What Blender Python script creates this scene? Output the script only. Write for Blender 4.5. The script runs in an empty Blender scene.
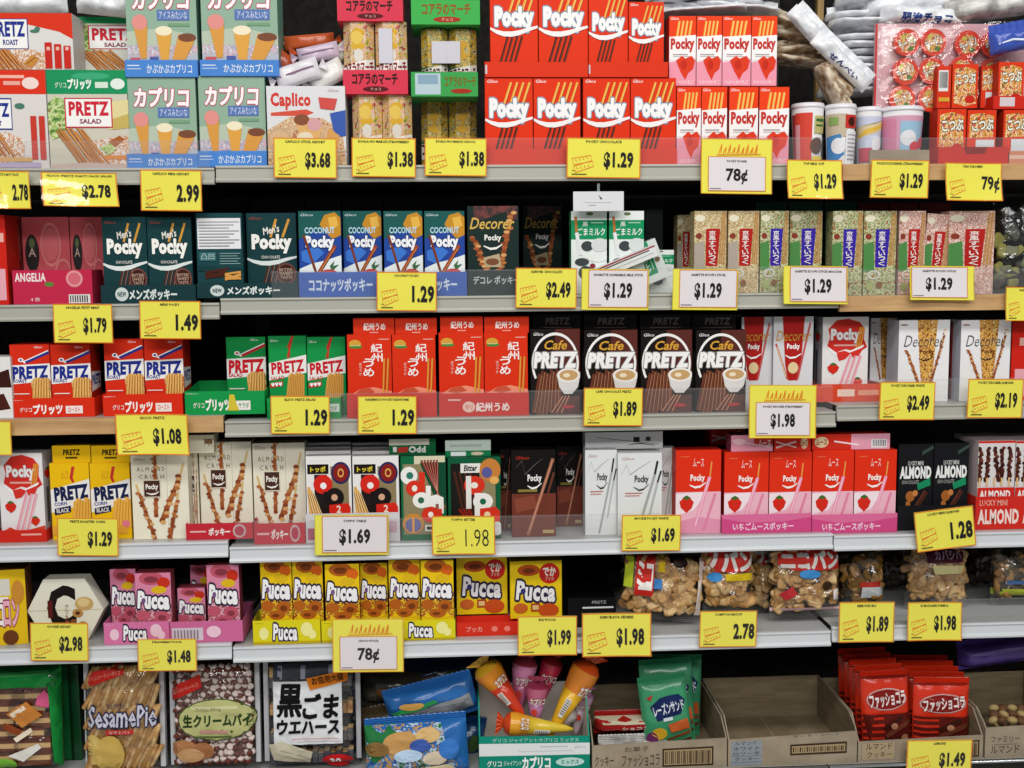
import bpy, math, random
from mathutils import Vector, Matrix
rnd = random.Random(7)
SC = bpy.context.scene
COL = SC.collection
# ---------------------------------------------------------------- camera
FPX, DIST = 1100.0, 1.76                      # focal length in pixels of a 1024 px wide frame; distance to the shelf fronts
YAW, PITCH, ROLL = math.radians(3.2), math.radians(6.0), math.radians(0.5)
_F = Vector((math.sin(YAW) * math.cos(PITCH), math.cos(YAW) * math.cos(PITCH), -math.sin(PITCH)))
_R0 = Vector((math.cos(YAW), -math.sin(YAW), 0.0))
_U0 = _R0.cross(_F)
_R = _R0 * math.cos(ROLL) - _U0 * math.sin(ROLL)
_U = _U0 * math.cos(ROLL) + _R0 * math.sin(ROLL)
CAMP = Vector((0.0, -DIST, 1.35))
cam_data = bpy.data.cameras.new('camera')
cam_data.sensor_width = 36.0
cam_data.lens = FPX / 1024.0 * 36.0
cam = bpy.data.objects.new('camera', cam_data)
mw = Matrix((( _R.x, _U.x, -_F.x, CAMP.x), (_R.y, _U.y, -_F.y, CAMP.y), (_R.z, _U.z, -_F.z, CAMP.z), (0, 0, 0, 1)))
cam.matrix_world = mw
COL.objects.link(cam)
SC.camera = cam
# ---------------------------------------------------------------- world, ceiling lamps, exposure
SC.view_settings.view_transform = 'Standard'
SC.view_settings.look = 'None'
SC.view_settings.exposure = -0.12
SC.view_settings.gamma = 1.0
SC.view_settings.use_curve_mapping = False
W = bpy.data.worlds.new('world'); SC.world = W; W.use_nodes = True
W.node_tree.nodes['Background'].inputs[0].default_value = (0.93, 0.97, 1.0, 1)
W.node_tree.nodes['Background'].inputs[1].default_value = 0.27
def area(name, loc, target, sx, sy, power, col=(1, 1, 1)):
    l = bpy.data.lights.new(name, 'AREA'); l.shape = 'RECTANGLE'; l.size = sx; l.size_y = sy; l.energy = power; l.color = col
    o = bpy.data.objects.new(name, l); COL.objects.link(o); o.location = loc
    o.rotation_euler = (Vector(target) - Vector(loc)).to_track_quat('-Z', 'Y').to_euler()
area('ceiling_tube_light', (0.3, -1.75, 3.05), (0.3, -0.7, 0), 3.6, 0.35, 52, (1.0, 0.985, 0.95))
area('ceiling_tube_light', (0.0, -3.7, 3.05), (0.0, -0.4, 0.9), 4.0, 0.4, 72, (1.0, 0.985, 0.95))

def pix(px, py, y=0.0):
    """World (X, Z) of the point that the photo shows at pixel (px, py), on the upright plane Y = y."""
    d = _F + _R * ((px - 512.0) / FPX) + _U * ((384.0 - py) / FPX)
    t = (y - CAMP.y) / d.y
    p = CAMP + d * t
    return p.x, p.z
# ---------------------------------------------------------------- materials
MATS = {}
def lin(c):
    c = c / 255.0
    return c / 12.92 if c <= 0.04045 else ((c + 0.055) / 1.055) ** 2.4
def hexcol(h):
    return tuple(lin(int(h[i:i + 2], 16)) for i in (1, 3, 5)) + (1.0,)
def mat(key):
    """'#rrggbb' is printed card, '~#rrggbb' glossy plastic; other keys are made below."""
    if key in MATS: return MATS[key]
    m = bpy.data.materials.new('ink_' + key.strip('~#') if key[0] in '#~' else key); m.use_nodes = True
    b = m.node_tree.nodes['Principled BSDF']
    b.inputs['Base Color'].default_value = hexcol(key.lstrip('~'))
    b.inputs['Roughness'].default_value = 0.22 if key[0] == '~' else 0.42
    b.inputs['Specular IOR Level'].default_value = 0.5 if key[0] == '~' else 0.12
    MATS[key] = m
    return m
def noisemat(key, c1, c2, scale=40, rough=0.45, bump=0.0, detail=3, stretch=(1, 1, 1), lo=0.4, hi=0.6, coords='Object'):
    m = bpy.data.materials.new(key); m.use_nodes = True; nt = m.node_tree; b = nt.nodes['Principled BSDF']
    tc = nt.nodes.new('ShaderNodeTexCoord'); mp = nt.nodes.new('ShaderNodeMapping'); mp.inputs['Scale'].default_value = stretch
    nz = nt.nodes.new('ShaderNodeTexNoise'); nz.inputs['Scale'].default_value = scale; nz.inputs['Detail'].default_value = detail
    cr = nt.nodes.new('ShaderNodeValToRGB'); cr.color_ramp.elements[0].position = lo; cr.color_ramp.elements[1].position = hi
    cr.color_ramp.elements[0].color = hexcol(c1); cr.color_ramp.elements[1].color = hexcol(c2)
    nt.links.new(tc.outputs[coords], mp.inputs[0]); nt.links.new(mp.outputs[0], nz.inputs['Vector'])
    nt.links.new(nz.outputs[0], cr.inputs[0]); nt.links.new(cr.outputs[0], b.inputs['Base Color'])
    b.inputs['Roughness'].default_value = rough
    if bump:
        bp = nt.nodes.new('ShaderNodeBump'); bp.inputs['Strength'].default_value = bump; bp.inputs['Distance'].default_value = 0.004
        nt.links.new(nz.outputs[0], bp.inputs['Height']); nt.links.new(bp.outputs[0], b.inputs['Normal'])
    MATS[key] = m
    return m
def clearmat(key, tint, base, rough=0.08, bump=0.0, scale=30, milk=0.0):
    """Thin clear plastic: lets the light straight through, mirrors some of it, more at a grazing angle."""
    m = bpy.data.materials.new(key); m.use_nodes = True; nt = m.node_tree
    for n in list(nt.nodes): nt.nodes.remove(n)
    out = nt.nodes.new('ShaderNodeOutputMaterial'); tr = nt.nodes.new('ShaderNodeBsdfTransparent'); gl = nt.nodes.new('ShaderNodeBsdfGlossy')
    mx = nt.nodes.new('ShaderNodeMixShader'); lw = nt.nodes.new('ShaderNodeFresnel'); lw.inputs['IOR'].default_value = 1.45
    ad = nt.nodes.new('ShaderNodeMath'); ad.operation = 'ADD'; ad.inputs[1].default_value = base; ad.use_clamp = True
    tr.inputs[0].default_value = hexcol(tint); gl.inputs['Roughness'].default_value = rough; gl.inputs[0].default_value = (1, 1, 1, 1)
    ge = nt.nodes.new('ShaderNodeNewGeometry'); fr = nt.nodes.new('ShaderNodeMath'); fr.operation = 'SUBTRACT'; fr.inputs[0].default_value = 1.0      # the sheet mirrors once, on its outer face
    mu = nt.nodes.new('ShaderNodeMath'); mu.operation = 'MULTIPLY'
    nt.links.new(ge.outputs['Backfacing'], fr.inputs[1]); nt.links.new(lw.outputs[0], ad.inputs[0]); nt.links.new(ad.outputs[0], mu.inputs[0]); nt.links.new(fr.outputs[0], mu.inputs[1]); nt.links.new(mu.outputs[0], mx.inputs[0])
    nt.links.new(tr.outputs[0], mx.inputs[1]); nt.links.new(gl.outputs[0], mx.inputs[2])
    last = mx
    if milk:
        df = nt.nodes.new('ShaderNodeBsdfDiffuse'); df.inputs[0].default_value = (0.8, 0.8, 0.82, 1)
        m2 = nt.nodes.new('ShaderNodeMixShader'); m2.inputs[0].default_value = milk
        nt.links.new(mx.outputs[0], m2.inputs[1]); nt.links.new(df.outputs[0], m2.inputs[2]); last = m2
    if bump:
        tc = nt.nodes.new('ShaderNodeTexCoord'); nz = nt.nodes.new('ShaderNodeTexNoise'); nz.inputs['Scale'].default_value = scale; nz.inputs['Detail'].default_value = 3
        bp = nt.nodes.new('ShaderNodeBump'); bp.inputs['Strength'].default_value = bump; bp.inputs['Distance'].default_value = 0.01
        nt.links.new(tc.outputs['Object'], nz.inputs['Vector']); nt.links.new(nz.outputs[0], bp.inputs['Height'])
        nt.links.new(bp.outputs[0], gl.inputs['Normal']); nt.links.new(bp.outputs[0], lw.inputs['Normal'])
    nt.links.new(last.outputs[0], out.inputs[0])
    MATS[key] = m
def plainmat(key, c, rough=0.5, metal=0.0, spec=0.4):
    m = bpy.data.materials.new(key); m.use_nodes = True; b = m.node_tree.nodes['Principled BSDF']
    b.inputs['Base Color'].default_value = hexcol(c); b.inputs['Roughness'].default_value = rough; b.inputs['Metallic'].default_value = metal
    b.inputs['Specular IOR Level'].default_value = spec
    MATS[key] = m
plainmat('rail_white', '#d2d5d9', 0.3)
plainmat('rail_grey', '#abaaa0', 0.35)
plainmat('shelf_top', '#b4b5b3', 0.4)
plainmat('shelf_under', '#2a2722', 0.7, 0, .1)  # on the boards, the shade beneath them is put into this dark colour
plainmat('upright_black', '#15140f', 0.5)
plainmat('steel', '#b8bcc0', 0.25, 0.9)
clearmat('clear_lip', '#fdfdfd', 0.01, 0.12, milk=0.03)
clearmat('sleeve', '#fdfdfb', 0.012, 0.1, 0.25, 18)
clearmat('film', '#fafaf9', 0.045, 0.13, 0.9, 42)
clearmat('film_soft', '#f4f4f2', 0.05, 0.2, 0.6, 28, milk=0.06)
noisemat('pegboard', '#1a1917', '#23211e', 60, 0.8).node_tree.nodes['Principled BSDF'].inputs['Specular IOR Level'].default_value = 0.08
def mottle(key, cols, scale, rough=0.42, stretch=(1, 1, 1)):
    """A busy printed picture: patches of several colours."""
    m = noisemat(key, cols[0], cols[1], scale, rough, 0, 4, stretch)
    nt = m.node_tree; cr = [n for n in nt.nodes if n.type == 'VALTORGB'][0]; cr.color_ramp.interpolation = 'CONSTANT'
    n = len(cols)
    cr.color_ramp.elements[0].position = 0.0; cr.color_ramp.elements[0].color = hexcol(cols[0]); cr.color_ramp.elements[1].position = .66; cr.color_ramp.elements[1].color = hexcol(cols[-1])
    for i in range(1, n - 1):
        e = cr.color_ramp.elements.new(.36 + .30 * (i - 1) / max(1, n - 2)); e.color = hexcol(cols[i])
mottle('print_koala', ['#7a9a3c', '#d8b83c', '#e0a8a4', '#c9a04a', '#d8d2b4', '#8a5a34', '#c84a3c'], 130)
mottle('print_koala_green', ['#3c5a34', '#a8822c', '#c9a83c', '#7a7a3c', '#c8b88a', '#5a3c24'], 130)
mottle('print_salad', ['#2f5a26', '#5f8f3a', '#9ab85a', '#cfd8a0', '#7aa048', '#a8442c'], 110)
mottle('print_sweets', ['#e8eef2', '#b8c4d0', '#d8a8b4', '#8fa0b4', '#e4d8c4', '#6f86a8'], 170)
mottle('print_crunch', ['#7a3a14', '#e0b83c', '#d8641c', '#e8d8a0', '#c83a1c', '#5a6a24', '#e8c83c'], 120)
mottle('print_pinkchoc', ['#6a2a2c', '#d88aa0', '#8a3a3c', '#e8a8bc', '#a84a54', '#e4b4c4'], 110)
mottle('print_yellowchoc', ['#5a2a10', '#e8b81c', '#a8541c', '#eec616', '#7a3a14', '#d88a1c'], 110)
mottle('print_flowers', ['#4a6a34', '#b8b884', '#7a8a4c', '#d8d2b0', '#8a9a5c', '#b0603c', '#5a7a3c'], 140)
mottle('print_flowers_beige', ['#8a6a44', '#d4bf90', '#b0925c', '#e0d2ac', '#c8a870', '#a0583c'], 140)
mottle('print_flowers_pink', ['#8a5a4c', '#dcb8ac', '#c08a7c', '#ead6cc', '#b87a6c', '#d8a0a0'], 140)
mottle('print_toasted', ['#8a4a1c', '#d89a4a', '#b0702c', '#e8c07c', '#c88a40', '#a05a24'], 160, 0.42, (1, 1, .25))
mottle('print_dough', ['#d8b0a0', '#e8cfc0', '#c88a5c', '#e4dcd4', '#d8a078', '#c8b8a8'], 90)
mottle('print_gold', ['#6a3410', '#c98a34', '#e8b85c', '#a8641c', '#f0d08a', '#8a4a18'], 120)
mottle('print_cones', ['#b88a5c', '#e0c8a0', '#c8a078', '#d8b48c', '#a86a48', '#e4d4bc'], 80)
mottle('print_bluebag', ['#1c4a8a', '#3a86c8', '#c99a5c', '#2a6cb4', '#c8d8e8', '#2a7a44', '#8a6a3c'], 55)
noisemat('wood_edge', '#b58a5c', '#cfa873', 9, 0.5, 0.05, 4, (1, 1, 9), 0.35, 0.65)
noisemat('wood_post', '#8a6a35', '#a9854a', 12, 0.5, 0.05, 4, (6, 6, 1))
noisemat('kraft', '#968773', '#a4957f', 25, 0.8, 0.06, 4)
noisemat('kraft_inner', '#7d6d52', '#8b7b5f', 18, 0.85, 0.05, 3, (1, 1, 6))  # kraft darkened in colour for the shade inside the open cases
noisemat('mottle_green', '#6f8a4c', '#c3c596', 55, 0.45, 0, 4)
noisemat('mottle_beige', '#b39a70', '#dccfae', 60, 0.45, 0, 4)
noisemat('mottle_pink', '#c68f86', '#e6cfc4', 60, 0.45, 0, 4)
noisemat('mottle_gold', '#7a4412', '#d99a3c', 60, 0.45, 0, 3)
noisemat('mottle_maroon', '#2a0d0c', '#6d2a24', 90, 0.45, 0, 3)
noisemat('mottle_choc', '#3a1c12', '#8a5a3c', 120, 0.5, 0, 3)
noisemat('cracker', '#94642f', '#c4965a', 70, 0.6, 0.3, 4)
noisemat('cracker_pale', '#b08248', '#d8b680', 70, 0.6, 0.3, 4)
noisemat('white_plastic', '#d9dce2', '#f2f3f5', 45, 0.2, 1.0, 5)
noisemat('silver_foil', '#9c9a96', '#d6d4cf', 40, 0.25, 0.7, 4)
noisemat('brown_pack', '#8f6e4c', '#d8c8b0', 60, 0.25, 0.8, 4, (1, 1, 3))
# ---------------------------------------------------------------- lettering
_TX = {}
def text_shape(s, b=0.0, sh=0.0):
    k = (s, round(b, 3), sh)
    if k not in _TX:
        c = bpy.data.curves.new('lettering', 'FONT'); c.body = s; c.resolution_u = 2 if len(s) < 9 else 1; c.offset = b; c.shear = sh; c.space_character = 1.10 if b > .03 and len(s) < 9 else 1.0
        o = bpy.data.objects.new('lettering', c)
        m = bpy.data.meshes.new_from_object(o)
        vs = [(v.co.x, v.co.y) for v in m.vertices]; fs = [tuple(p.vertices) for p in m.polygons]
        bpy.data.objects.remove(o); bpy.data.curves.remove(c); bpy.data.meshes.remove(m)
        if not vs: vs, fs = [(0, 0), (1, 0), (1, 1)], []
        xs = [v[0] for v in vs]; ys = [v[1] for v in vs]
        _TX[k] = (vs, fs, (min(xs), min(ys), max(max(xs), min(xs) + 1e-3), max(max(ys), min(ys) + 1e-3)))
    return _TX[k]
# drawing elements; u runs to the right and v downward, both 0..1 over the face they are printed on
def R(c, x0, y0, x1, y1): return [('P', c, [(x0, y0), (x1, y0), (x1, y1), (x0, y1)])]
def P(c, *p): return [('P', c, list(p))]
def E(c, cx, cy, rx, ry, n=20, a0=0, a1=360):
    return [('P', c, [(cx + rx * math.cos(math.radians(a0 + (a1 - a0) * i / n)), cy + ry * math.sin(math.radians(a0 + (a1 - a0) * i / n))) for i in range(n if a1 - a0 == 360 else n + 1)])]
def RING(c, cx, cy, rx, ry, t, n=24, a0=0, a1=360):
    o = []
    for i in range(n):
        a, b = (math.radians(a0 + (a1 - a0) * j / n) for j in (i, i + 1)); q = 1 - t
        o.append(('S', c, [(cx + rx * math.cos(a), cy + ry * math.sin(a)), (cx + rx * math.cos(b), cy + ry * math.sin(b)),
                           (cx + rx * q * math.cos(b), cy + ry * q * math.sin(b)), (cx + rx * q * math.cos(a), cy + ry * q * math.sin(a))]))
    o[0] = ('P',) + o[0][1:]
    return o
def L(c, x0, y0, x1, y1, t, t2=None): return [('L', c, (x0, y0, x1, y1, t, t if t2 is None else t2))]
def BAND(c, pts, t):
    """A brush stroke along pts, t thick (share of the height), tapering to its ends."""
    n = len(pts); o = []
    for i in range(n - 1):
        f = lambda j: t * (0.45 + 0.55 * math.sin(math.pi * j / (n - 1)))
        a, b = pts[i], pts[i + 1]
        o.append(('P' if i == 0 else 'S', c, [(a[0], a[1] - f(i) / 2), (b[0], b[1] - f(i + 1) / 2), (b[0], b[1] + f(i + 1) / 2), (a[0], a[1] + f(i) / 2)]))
    return o
def T(c, s, x0, y0, x1, y1, b=0.02, sh=0.0, rot=0): return [('T', c, s, (x0, y0, x1, y1), b, b, sh, rot)]
def OT(c, co, s, x0, y0, x1, y1, b=0.03, bo=0.08, sh=0.0, rot=0):
    return [('T', co, s, (x0, y0, x1, y1), bo, b, sh, rot), ('T', c, s, (x0, y0, x1, y1), b, b, sh, rot)]
def VT(c, s, x0, y0, x1, y1, b=0.03):
    n = len(s); hh = (y1 - y0) / n; o = []
    for i, ch in enumerate(s): o += T(c, ch, x0, y0 + hh * i + hh * 0.06, x1, y0 + hh * (i + 1) - hh * 0.06, b)
    return [o[0]] + [('t',) + e[1:] for e in o[1:]]
def FRAME(c, x0, y0, x1, y1, t, ty=None):
    ty = ty or t
    return R(c, x0, y0, x1, y0 + ty) + [('S',) + e[1:] for e in R(c, x0, y1 - ty, x1, y1) + R(c, x0, y0, x0 + t, y1) + R(c, x1 - t, y0, x1, y1)]
def STICKS(c, n, xa, ya, xb, yb, dxa, dxb, t, jig=0.0, seed=1):
    """n sticks side by side: the first runs (xa, ya) to (xb, yb), each next one is shifted by dxa at its start and dxb at its end."""
    r = random.Random(seed); o = []
    for i in range(n):
        j = r.uniform(-jig, jig); k = r.uniform(-jig, jig)
        o += [('L' if i == 0 else 'l', c, (xa + dxa * i, ya + j, xb + dxb * i, yb + k, t, t))]
    return o
def VS(els, s, o=0.0):
    """The same drawing pressed together (s) and shifted (o) along the height of the face."""
    r = []
    for e in els:
        e = list(e)
        if e[0] in 'PS': e[2] = [(x, y * s + o) for x, y in e[2]]
        elif e[0] in 'Ll': x0, y0, x1, y1, t, t2 = e[2]; e[2] = (x0, y0 * s + o, x1, y1 * s + o, t, t2)
        else: x0, y0, x1, y1 = e[3]; e[3] = (x0, y0 * s + o, x1, y1 * s + o)
        r.append(tuple(e))
    return r
EPS = 0.00009
class MB:
    cut = 0.018                                # longest edge of a print on a curved face
    def __init__(s): s.v, s.f, s.m, s.mats, s.sm = [], [], [], [], []
    def mi(s, k):
        if k not in s.mats: s.mats.append(k)
        return s.mats.index(k)
    def poly(s, pts, m, smooth=False):
        b = len(s.v); s.v.extend(tuple(p) for p in pts); s.f.append(tuple(range(b, b + len(pts)))); s.m.append(s.mi(m)); s.sm.append(smooth)
    def mesh(s, vs, fs, m, smooth=False):
        b = len(s.v); s.v.extend(tuple(p) for p in vs); i = s.mi(m)
        for f in fs: s.f.append(tuple(b + q for q in f)); s.m.append(i); s.sm.append(smooth)
    def box(s, x0, y0, z0, x1, y1, z1, m, front=None, side=None, top=None, back=None):
        v = [(x0, y0, z0), (x1, y0, z0), (x1, y1, z0), (x0, y1, z0), (x0, y0, z1), (x1, y0, z1), (x1, y1, z1), (x0, y1, z1)]
        b = len(s.v); s.v.extend(v)
        for q, k in (((0, 1, 5, 4), front), ((2, 3, 7, 6), back), ((1, 2, 6, 5), side), ((3, 0, 4, 7), side), ((4, 5, 6, 7), top), ((3, 2, 1, 0), None)):
            s.f.append(tuple(b + i for i in q)); s.m.append(s.mi(k or m)); s.sm.append(False)
    def hull(s, rings, m, smooth=True, cap=True):
        """Skin over equal-sized rings of points."""
        b = len(s.v); n = len(rings[0])
        for r in rings: s.v.extend(tuple(p) for p in r)
        i = s.mi(m)
        for k in range(len(rings) - 1):
            for j in range(n):
                s.f.append((b + k * n + j, b + k * n + (j + 1) % n, b + (k + 1) * n + (j + 1) % n, b + (k + 1) * n + j)); s.m.append(i); s.sm.append(smooth)
        if cap:
            s.f.append(tuple(b + j for j in reversed(range(n)))); s.m.append(i); s.sm.append(False)
            s.f.append(tuple(b + (len(rings) - 1) * n + j for j in range(n))); s.m.append(i); s.sm.append(False)
    def grid(s, fn, nu, nv, m, smooth=True):
        vs = [fn(i / nu, j / nv) for j in range(nv + 1) for i in range(nu + 1)]
        fs = [((j + 1) * (nu + 1) + i, (j + 1) * (nu + 1) + i + 1, j * (nu + 1) + i + 1, j * (nu + 1) + i) for j in range(nv) for i in range(nu)]
        s.mesh(vs, fs, m, smooth)
    def art(s, elems, F, w, h, curved=False, k0=1, eps=EPS):
        """Print elems through F(u, v, height); on a curved surface every polygon is cut fine enough to follow it."""
        k = k0
        def put(pts, m):
            if not curved: s.poly([F(u, v, k * eps) for u, v in pts], m); return
            for i in range(1, len(pts) - 1): tri(pts[0], pts[i], pts[i + 1], m, 0)
        def tri(a, b, c, m, lv):
            d = lambda p, q: math.hypot((p[0] - q[0]) * w, (p[1] - q[1]) * h)
            e = ((d(a, b), a, b, c), (d(b, c), b, c, a), (d(c, a), c, a, b)); e = max(e, key=lambda x: x[0])
            if e[0] > s.cut and lv < 11:
                p, q, r = e[1:]; mm = ((p[0] + q[0]) / 2, (p[1] + q[1]) / 2)
                tri(p, mm, r, m, lv + 1); tri(mm, q, r, m, lv + 1)
            else: s.poly([F(u, v, k * eps) for u, v in (a, b, c)], m, True)
        for e in elems:
            k = math.floor(k + 1.001) if e[0] in 'PLT' else k + .12
            if e[0] in 'PS': put(e[2], e[1])
            elif e[0] in 'Ll':
                x0, y0, x1, y1, t, t2 = e[2]
                dx, dy = (x1 - x0) * w, (y1 - y0) * h; n = math.hypot(dx, dy) or 1; nx, ny = -dy / n / 2, dx / n / 2
                put([(x0 + nx * t, y0 + ny * t * w / h), (x1 + nx * t2, y1 + ny * t2 * w / h), (x1 - nx * t2, y1 - ny * t2 * w / h), (x0 - nx * t, y0 - ny * t * w / h)], e[1])
            elif e[0] in 'Tt':
                _, c, txt, (x0, y0, x1, y1), b, bref, sh, rot = e
                cjk = any(ord(q) > 0x3000 for q in txt); lim = .004 if cjk else .045
                b0 = min(bref, b, lim); rad = max(0, b - b0)
                strikes = [(0, 0)] if rad < .008 else [(rad * math.cos(2 * math.pi * q / 9), rad * math.sin(2 * math.pi * q / 9)) for q in range(9)] + [(0, 0)]
                vs, fs, _bb = text_shape(txt, b0, sh); bb = text_shape(txt, b0, sh)[2]
                cx, cy = (x0 + x1) / 2, (y0 + y1) / 2; cr, sr = math.cos(math.radians(rot)), math.sin(math.radians(rot)); uv = []
                em = (y1 - y0) * h / (bb[3] - bb[1]); emx = min(em, 1.15 * (x1 - x0) * w / (bb[2] - bb[0]))
                if cjk: em, emx = em * .7, emx * .7
                for ox, oy in strikes:
                    uv = []; k += .1
                    for x, y in vs:
                        px = ((x - bb[0]) / (bb[2] - bb[0]) - 0.5) * (x1 - x0) * w + ox * emx; py = ((y - bb[1]) / (bb[3] - bb[1]) - 0.5) * (y1 - y0) * h + oy * em
                        uv.append((cx + (px * cr - py * sr) / w, cy - (px * sr + py * cr) / h))
                    if curved:
                        for f in fs: put([uv[i] for i in f], c)
                    else: s.mesh([F(u, v, k * eps) for u, v in uv], fs, c)
    def build(s, name, parent=None, kind=None):
        me = bpy.data.meshes.new(name); me.from_pydata(s.v, [], s.f)
        for k in s.mats: me.materials.append(mat(k))
        me.polygons.foreach_set('material_index', s.m); me.polygons.foreach_set('use_smooth', s.sm); me.update()
        o = bpy.data.objects.new(name, me); COL.objects.link(o)
        if parent: o.parent = parent
        if kind: o['kind'] = kind
        return o
def empty(name):
    o = bpy.data.objects.new(name, None); o.empty_display_size = 0.02; COL.objects.link(o); return o
def tag(o, label, cat, group=None):
    o['label'] = label; o['category'] = cat
    if group: o['group'] = group
    return o
def dup(o, parent=None):
    c = o.copy(); COL.objects.link(c)
    for k in ('label', 'category', 'group'):
        if k in c and parent is None: del c[k]
    if parent: c.parent = parent
    for ch in o.children: dup(ch, c)
    return c
_cl = lambda q: 0.0 if q < 0 else 1.0 if q > 1 else q
def front(w, h): return lambda u, v, k: (-w / 2 + _cl(u) * w, -k, h * (1 - _cl(v)))
def sideR(w, h, d): return lambda u, v, k: (w / 2 + k, u * d, h * (1 - v))
def sideL(w, h, d): return lambda u, v, k: (-w / 2 - k, d * (1 - u), h * (1 - v))
def topf(w, h, d): return lambda u, v, k: (-w / 2 + u * w, d * (1 - v), h + k)
ORD = ['first', 'second', 'third', 'fourth', 'fifth', 'sixth', 'seventh', 'eighth', 'ninth', 'tenth', 'eleventh', 'twelfth']
# ---------------------------------------------------------------- what is printed on each carton: (card colour, side colour, front, top, side)
def swoosh(c, y, t=0.045): return BAND(c, [(0.0, y), (0.12, y + .035), (0.28, y + .06), (0.45, y + .062), (0.62, y + .045), (0.8, y + .01), (1.0, y - .02)], t)
def glico(x=.05, y=.025, c='#ffffff', w=.2): return T(c, 'Glico', x, y, x + w, y + .035, .0, .25)
def strawberry(x, y, r, ry):
    return P('#d62b1c', (x - r, y - ry * .5), (x - r * .4, y - ry), (x + r * .5, y - ry), (x + r, y - ry * .4), (x + r * .7, y + ry * .4), (x, y + ry), (x - r * .8, y + ry * .3)) + P('#3f6b2a', (x - r * .6, y - ry), (x, y - ry * 1.35), (x + r * .6, y - ry), (x, y - ry * .7))
def pretz(main, word, cw, edge, sub, stick='#e0a44e', lowtext=None):
    return (glico(.62, .03) + P('#ffffff', (.30, .30), (.97, .10), (.99, .14), (.36, .33)) + P(edge, (.36, .30), (.99, .115), (1, .16), (.42, .33)) + E('#ffffff', .27, .27, .07, .035) + E(edge, .27, .27, .035, .018)
            + P('#f3f1ee', (0, .365), (1, .335), (1, .64), (0, .70)) + T(cw, word, .04, .38, .96, .60, .055, .1, 2) + T(cw, sub, .04, .61, .40, .67, .03)
            + P('print_toasted', (.50, .66), (.62, .58), (.98, .60), (1, 1), (.55, 1)) + STICKS(stick, 6, .54, 1.0, .60, .60, .075, .065, .06, .02) + STICKS('#f0c884', 6, .55, 1.0, .61, .60, .075, .065, .016, .02) + STICKS('#9a5c22', 6, .58, 1.0, .64, .62, .075, .065, .014, .02)
            + R('#f7f0e8', .05, .86, .45, .875))
def almond_stick(x0, y0, x1, y1, t, base='#9a5228', nuts=('#d8a468', '#8a4424', '#b4703c', '#a85a30')):
    r = random.Random(int(x0 * 999)); o = L(base, x0, y0, x1, y1, t * .55, t * .8)
    for i in range(16):
        f = i / 15; o += [('S',) + e[1:] for e in E(r.choice(nuts), x0 + (x1 - x0) * f + r.uniform(-t, t) * .4, y0 + (y1 - y0) * f, t * .5, t * .22, 7)]
    return o
def deco(c1, txt, cg, band, seedc):
    return (P(band, (.22, 0), (.78, 0), (.70, .75), (.62, 1), (.38, 1), (.30, .75)) + L(seedc, .06, .42, .36, .98, .05) + L(seedc, .92, .10, .62, .98, .05) + STICKS('#f0d9a8', 6, .08, .47, .33, .94, .0, .0, .02)
            + T(cg, txt, .06, .22, .94, .38, .0, .3) + T('#ffffff', 'Pocky', .34, .42, .66, .53, .04) + BAND('#ffffff', [(.3, .6), (.42, .645), (.56, .635), (.7, .58)], .03) + E('#e9d0a0', .5, .8, .13, .09))
D = {}
D['pocky'] = ('#e2330c', '#d02c08',
    STICKS('#e9a83f', 4, .40, .30, .55, .05, .13, .13, .05) + STICKS('#f6cf7a', 4, .41, .30, .56, .05, .13, .13, .014) + STICKS('#a8601c', 4, .425, .30, .575, .05, .13, .13, .01) + glico(.05, .02, '#ffffff', .22)
    + OT('#f6f3f2', '#7f93a8', 'Pocky', .10, .235, .91, .51, .075, .13) + T('#7a2a10', 'CHOCOLATE', .2, .50, .66, .53, .03) + R('#a83a14', .22, .54, .6, .555)
    + STICKS('#3b140c', 4, .16, .95, .37, .56, .1, .1, .045) + STICKS('#8a4a36', 4, .17, .95, .38, .56, .1, .1, .01) + swoosh('#f4efee', .475, .06), [], [])
D['pocky_straw'] = ('#f6f0f0', '#d83a2a',
    P('#ef4014', (0, 0), (1, 0), (1, .28), (0, .30)) + STICKS('#efae40', 4, .28, .32, .38, .07, .15, .15, .085) + STICKS('#f8d890', 4, .29, .32, .39, .07, .15, .15, .02) + glico(.05, .02, '#ffffff', .3) + P('#f7f3f3', (0, .30), (1, .27), (1, .60), (0, .64))
    + T('#c8352c', 'Pocky', .05, .315, .95, .52, .055, .05, 2) + R('#9c9494', .14, .545, .7, .56) + R('#b7aeae', .14, .575, .8, .585)
    + P('#ef9bb0', (0, .66), (1, .62), (1, 1), (0, 1)) + P('#df3a1e', (.25, .64), (.48, .57), (.6, .61), (.85, .57), (.97, .64), (.9, .76), (.72, .82), (.6, .92), (.42, .80)) + E('#c82a14', .55, .7, .12, .07) + T('#ffffff', 'つぶつぶいちご', .08, .92, .92, .97, .01), [], [])
D['mens'] = ('#153c40', '#0f2a2e',
    glico(.06, .05, '#a8442c', .25) + STICKS('#d59a3c', 2, .48, .32, .60, .08, .24, .26, .05) + T('#f2efe8', "Men's", .32, .17, .66, .27, .02, .2, 12)
    + OT('#f6f5f0', '#0c2629', 'Pocky', .10, .28, .90, .53, .06, .1) + T('#e8e4dc', 'CHOCOLATE', .28, .56, .66, .6, .01) + STICKS('#4a2b25', 4, .30, .98, .46, .62, .1, .09, .045) + STICKS('#a08478', 3, .33, .98, .49, .62, .1, .09, .01)
    + swoosh('#dfe6e4', .60, .06) + E('#7a4a40', .78, .80, .20, .14) + E('#3c1a16', .78, .80, .17, .12) + T('#b99a84', 'BITER', .64, .73, .92, .77, .02) + T('#b99a84', 'SWEET', .64, .78, .92, .82, .02) + T('#b99a84', 'TASTE', .66, .83, .90, .87, .02), [], [])
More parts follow.
